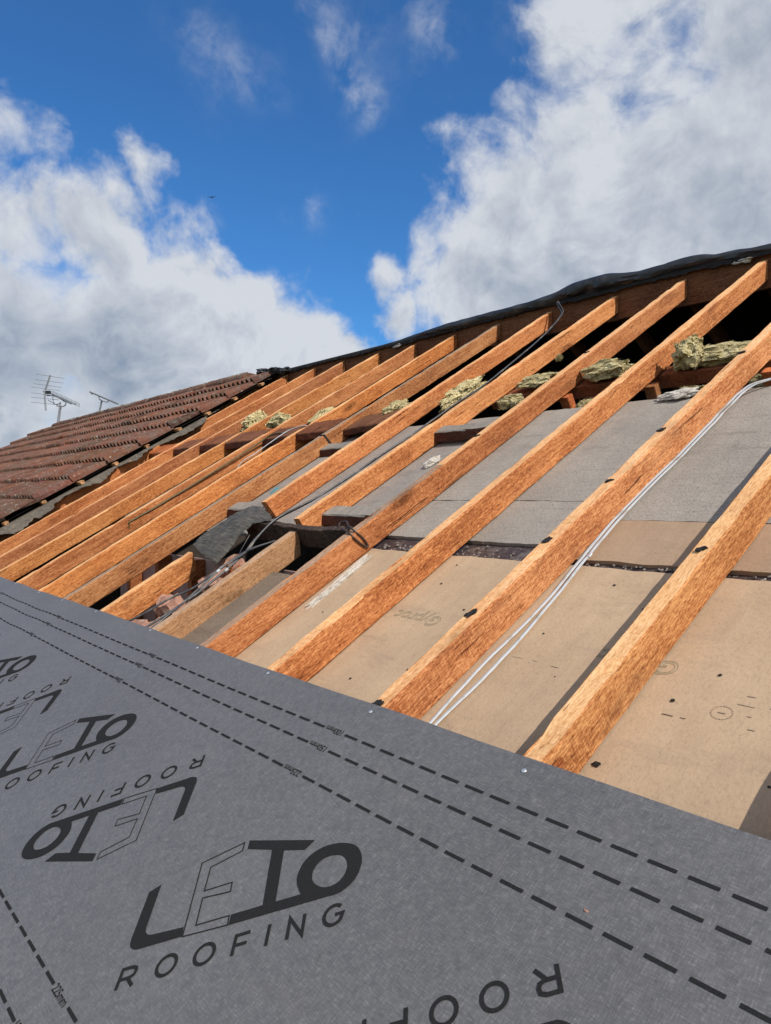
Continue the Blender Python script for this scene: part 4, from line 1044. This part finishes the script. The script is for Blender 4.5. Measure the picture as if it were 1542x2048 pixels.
# mortar bed under the ridge tiles
bm = beam(6.95, .05, .05, .03, .012, .01, seed=5)
for v in bm.verts:
    x, y, z = v.co; v.co = (y + (-14.05 - TX0), 4.045 + x * 1.6 + .014 * nz((y, 0, 0), 14, 2), z + .122 + .008 * nz((y, 1, 0), 20, 4))
bmesh.ops.recalc_face_normals(bm, faces=bm.faces)
mk("mortar_bed", bm, plain("lichen_mortar", (.16, .135, .115), .95, .1, nscale=50, amt=.6, bd=.006, dirt=(.36, .33, .28)), tiled)
# back slope of tiles, plain sheet below the far side
bm = boxbm(0, TX1 - TX0 - .02, 0, 6.0, 0, .05)
m4 = BM(TX0, -1.9, .02)
for v in bm.verts: v.co = tiled.matrix_basis.inverted() @ (m4 @ v.co)
bmesh.ops.reverse_faces(bm, faces=bm.faces)
lay = bm.loops.layers.color.new('tint')
for f in bm.faces:
    for l in f.loops: l[lay] = (.9, .9, .9, 1)
mk("back_slope", bm, TILEM, tiled)
# verge cap at the far gable
# battens with broken ends
for c_ in range(18):
    r_ = r_nose0 + G * c_ + .035; ext = rn.uniform(.02, .08)
    bm = beam(TX1 + ext - (TX1 - 1.4), .038, .024, .05, .002, .003, seed=c_)
    for v in bm.verts:
        x, y, z = v.co
        if y > TX1 + ext - (TX1 - 1.4) - .02: z += .004 * nz((x, c_, 0), 60, 3); y += .02 * nz((x * 3, c_, z * 5), 40, 8)
        v.co = (y + (TX1 - 1.4 - TX0), .038 - x + r_ - .01, z + .034)
    bmesh.ops.recalc_face_normals(bm, faces=bm.faces)
    mk("batten", bm, OLDWOOD, tiled, col=(1.15, 1.0, .85))
# torn felt under the battens
edge = [(-2.0, -6.10), (-.5, -6.08), (.9, -6.12), (1.016, -6.118), (1.07, -5.96), (1.161, -5.99), (1.277, -6.041), (1.399, -6.03), (1.579, -6.185), (1.702, -6.15), (1.858, -6.08), (2.11, -6.233), (2.23, -6.058), (2.486, -6.281), (2.62, -6.15), (2.841, -6.035), (2.889, -6.022), (2.96, -6.12), (3.10, -6.36), (3.407, -6.511), (3.806, -6.60), (4.158, -6.558), (4.10, -6.52)]
edge = sorted(edge)
def edgex(r_):
    for (a, xa), (b, xb) in zip(edge, edge[1:]):
        if a <= r_ <= b: return xa + (xb - xa) * (r_ - a) / max(b - a, 1e-6)
    return edge[-1][1]
bm = bmesh.new(); rows = []
N_ = 330
for j in range(N_ + 1):
    r_ = -2.0 + 6.10 * j / N_; xe = edgex(r_) - .02 + .040 * nz((r_, 0, 0), 10, 2) + .045 * nz((r_, 0, 0), 26, 5) + .050 * nz((r_, 0, 0), 75, 5); row = []
    for i in range(26):
        u = i / 25; x = -7.4 + (xe + 7.4) * u ** .7
        sag = .008 + .016 * nz((x * 1.5, r_, 0), 6, 3) + .014 * (.5 - abs(nz((x * 3 + r_, r_ * .8, 0), 7, 9))) + .006 * nz((x, r_, 0), 30, 4)
        d = max(0, x + 6.30) / .25
        z = sag + (.012 * math.sin(r_ * 9) * d) - .010 * d * d
        z = z if x > -6.36 else min(z, .001 + max(0, x + 6.42) * .3)
        row.append(bm.verts.new((x - TX0, r_, z)))
    rows.append(row)
for a, b in zip(rows, rows[1:]):
    for i in range(25): bm.faces.new((a[i], a[i + 1], b[i + 1], b[i]))
thicken(bm, .0025)
mk("torn_felt", bm, FELT, tiled)
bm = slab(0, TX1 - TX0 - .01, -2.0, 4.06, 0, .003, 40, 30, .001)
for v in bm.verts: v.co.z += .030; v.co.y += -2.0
mk('tile_gap_shade_felt', bm, FELTDARK, tiled)  # black sheet added to stand for the shade under the tile edge
# scraps heaped at the ridge end of the tiles
for j, (x, dy, dz, sx, lab) in enumerate([(-6.66, -.07, .070, .08, "left"), (-6.47, -.05, .058, .09, "middle"), (-6.30, -.03, .040, .09, "right")]):
    bm = lump(sx, .055, .028, j + 3, .45, 3, 4, .10)
    tag(mk("felt_crumple", bm, ROLLM, None, Matrix.Translation((x, RIDGE_Y + dy, RIDGE_Z + dz))), "crumpled black felt at the ridge where the tiles stop, %s piece" % lab, "felt", "crumpled felt at the ridge")

# ================================================================ AERIALS
def aerial_frame(base):   # local x to the picture's right, z up, y away
    rt = Vector((right.x, right.y, 0)).normalized(); return Matrix(((rt.x, -rt.y, 0, base.x), (rt.y, rt.x, 0, base.y), (0, 0, 1, base.z), (0, 0, 0, 1)))
def rod(pts, rad, name, par, mat=ALU, ns=6): return mk(name, tube(pts, rad * 1.55, ns, 3), mat, par, smooth=True)
sU = .001275
def q1(a, b, y=0): return ((a - 475) * sU, y, (880 - b) * sU)
base1 = Vector((-14.80, 3.75, BASE.z + 2.182))
A1 = tag(empty("tv_aerial", aerial_frame(base1)), "left aerial with a wide grid of rods and a bristling long boom", "aerial", "television aerials")
rod([(-.05, .02, -.45), q1(475, 880), q1(515, 600), q1(523, 540)], .009, "mast", A1)
rod([(.0, .03, -.35), q1(497, 820, .03), q1(527, 590, .03)], .006, "mast_brace", A1)
bo = rod([q1(375, 140), q1(340, 245), q1(298, 365)], .010, "boom", A1); rod([q1(288, 385), q1(296, 520), q1(305, 665)], .010, "lower_boom", A1)
for a0, b0, a1, b1 in [(180, 130, 570, 180), (165, 210, 555, 250), (140, 270, 525, 315), (110, 318, 505, 365), (105, 405, 430, 440), (105, 470, 480, 503), (105, 545, 500, 578)]:
    rod([q1(a0, b0, -.05), q1(a1, b1, .05)], .0032, "element", bo)
lb_ = rod([q1(230, 365, .1), q1(340, 400, .05), q1(520, 470, 0), q1(800, 590, -.15)], .008, "long_boom", A1)
rod([q1(310, 440, .03), q1(420, 450, .0), q1(560, 510, 0), q1(720, 580, -.1)], .006, "lower_rail", A1)
for k in range(22):
    u = k / 21; a = 400 + 400 * u; b = 420 + 170 * u; l = 75 - 20 * u
    rod([q1(a - l * .55, b + 12, .12), q1(a + l * .75, b - 38 + 10 * u, -.12)], .0024, "element", lb_, ns=5)
bm = boxbm(-.045, .045, -.03, .03, -.028, .028, bev=.006)
for v in bm.verts: v.co += Vector(q1(345, 395))
mk("dipole_box", bm, BLACKPLASTIC, A1)
rod([q1(405, 460, .02), q1(412, 530, .02), q1(450, 575, .0), q1(505, 560, 0)], .005, "bracket", A1)
rod([q1(470, 598), q1(560, 605), q1(600, 580), q1(605, 540), q1(560, 520)], .007, "bracket", A1)
rod([q1(340, 510), q1(480, 590)], .004, "cable", A1, BLACKPLASTIC)
def q2(a, b, y=0): return ((a - 1070) * .00108, y, (690 - b) * .00108)
base2 = Vector((-12.55, 3.78, BASE.z + 2.215))
A2 = tag(empty("tv_aerial", aerial_frame(base2)), "right aerial, a single slanting boom on a short mast", "aerial", "television aerials")
rod([(-.07, 0, -.35), q2(1070, 690), q2(1110, 505)], .010, "mast", A2)
b2_ = rod([q2(890, 355, .1), q2(1070, 430, .0), q2(1445, 585, -.25)], .0085, "boom", A2)
rod([q2(1070, 435), q2(1068, 470), q2(1110, 505), q2(1185, 525), q2(1212, 510), q2(1210, 490)], .006, "bracket", A2)
for k in range(16):
    u = k / 15; a = 905 + 520 * u; b = 362 + 213 * u
    rod([q2(a - 4, b + 3, .1 - .35 * u + .07), q2(a + 6, b - 5, .1 - .35 * u - .07)], .0022, "element", b2_, ns=5)
rod([q2(915, 372, .08), q2(925, 392, .08), q2(955, 388, .06)], .005, "dipole", A2)
# bird far off in the sky
bd = pixdir(424, 395) * 60 + CAMP
bb = bmesh.new()
for s in (-1, 1):
    vs = [bb.verts.new(p) for p in [(0, .10, 0), (s * .10, .05, .05), (s * .27, -.05, .01), (s * .12, -.06, .04), (0, -.10, 0)]]; bb.faces.new(vs)
thicken(bb, .02)
bmesh.ops.create_uvsphere(bb, u_segments=8, v_segments=6, radius=1, matrix=Matrix.Diagonal((.03, .14, .03, 1)))
tag(mk("bird", bb, BLACKPLASTIC, None, Matrix.Translation(bd) @ Matrix.Rotation(.9, 4, 'Z')), "tiny dark bird flying high against the blue sky", "bird")
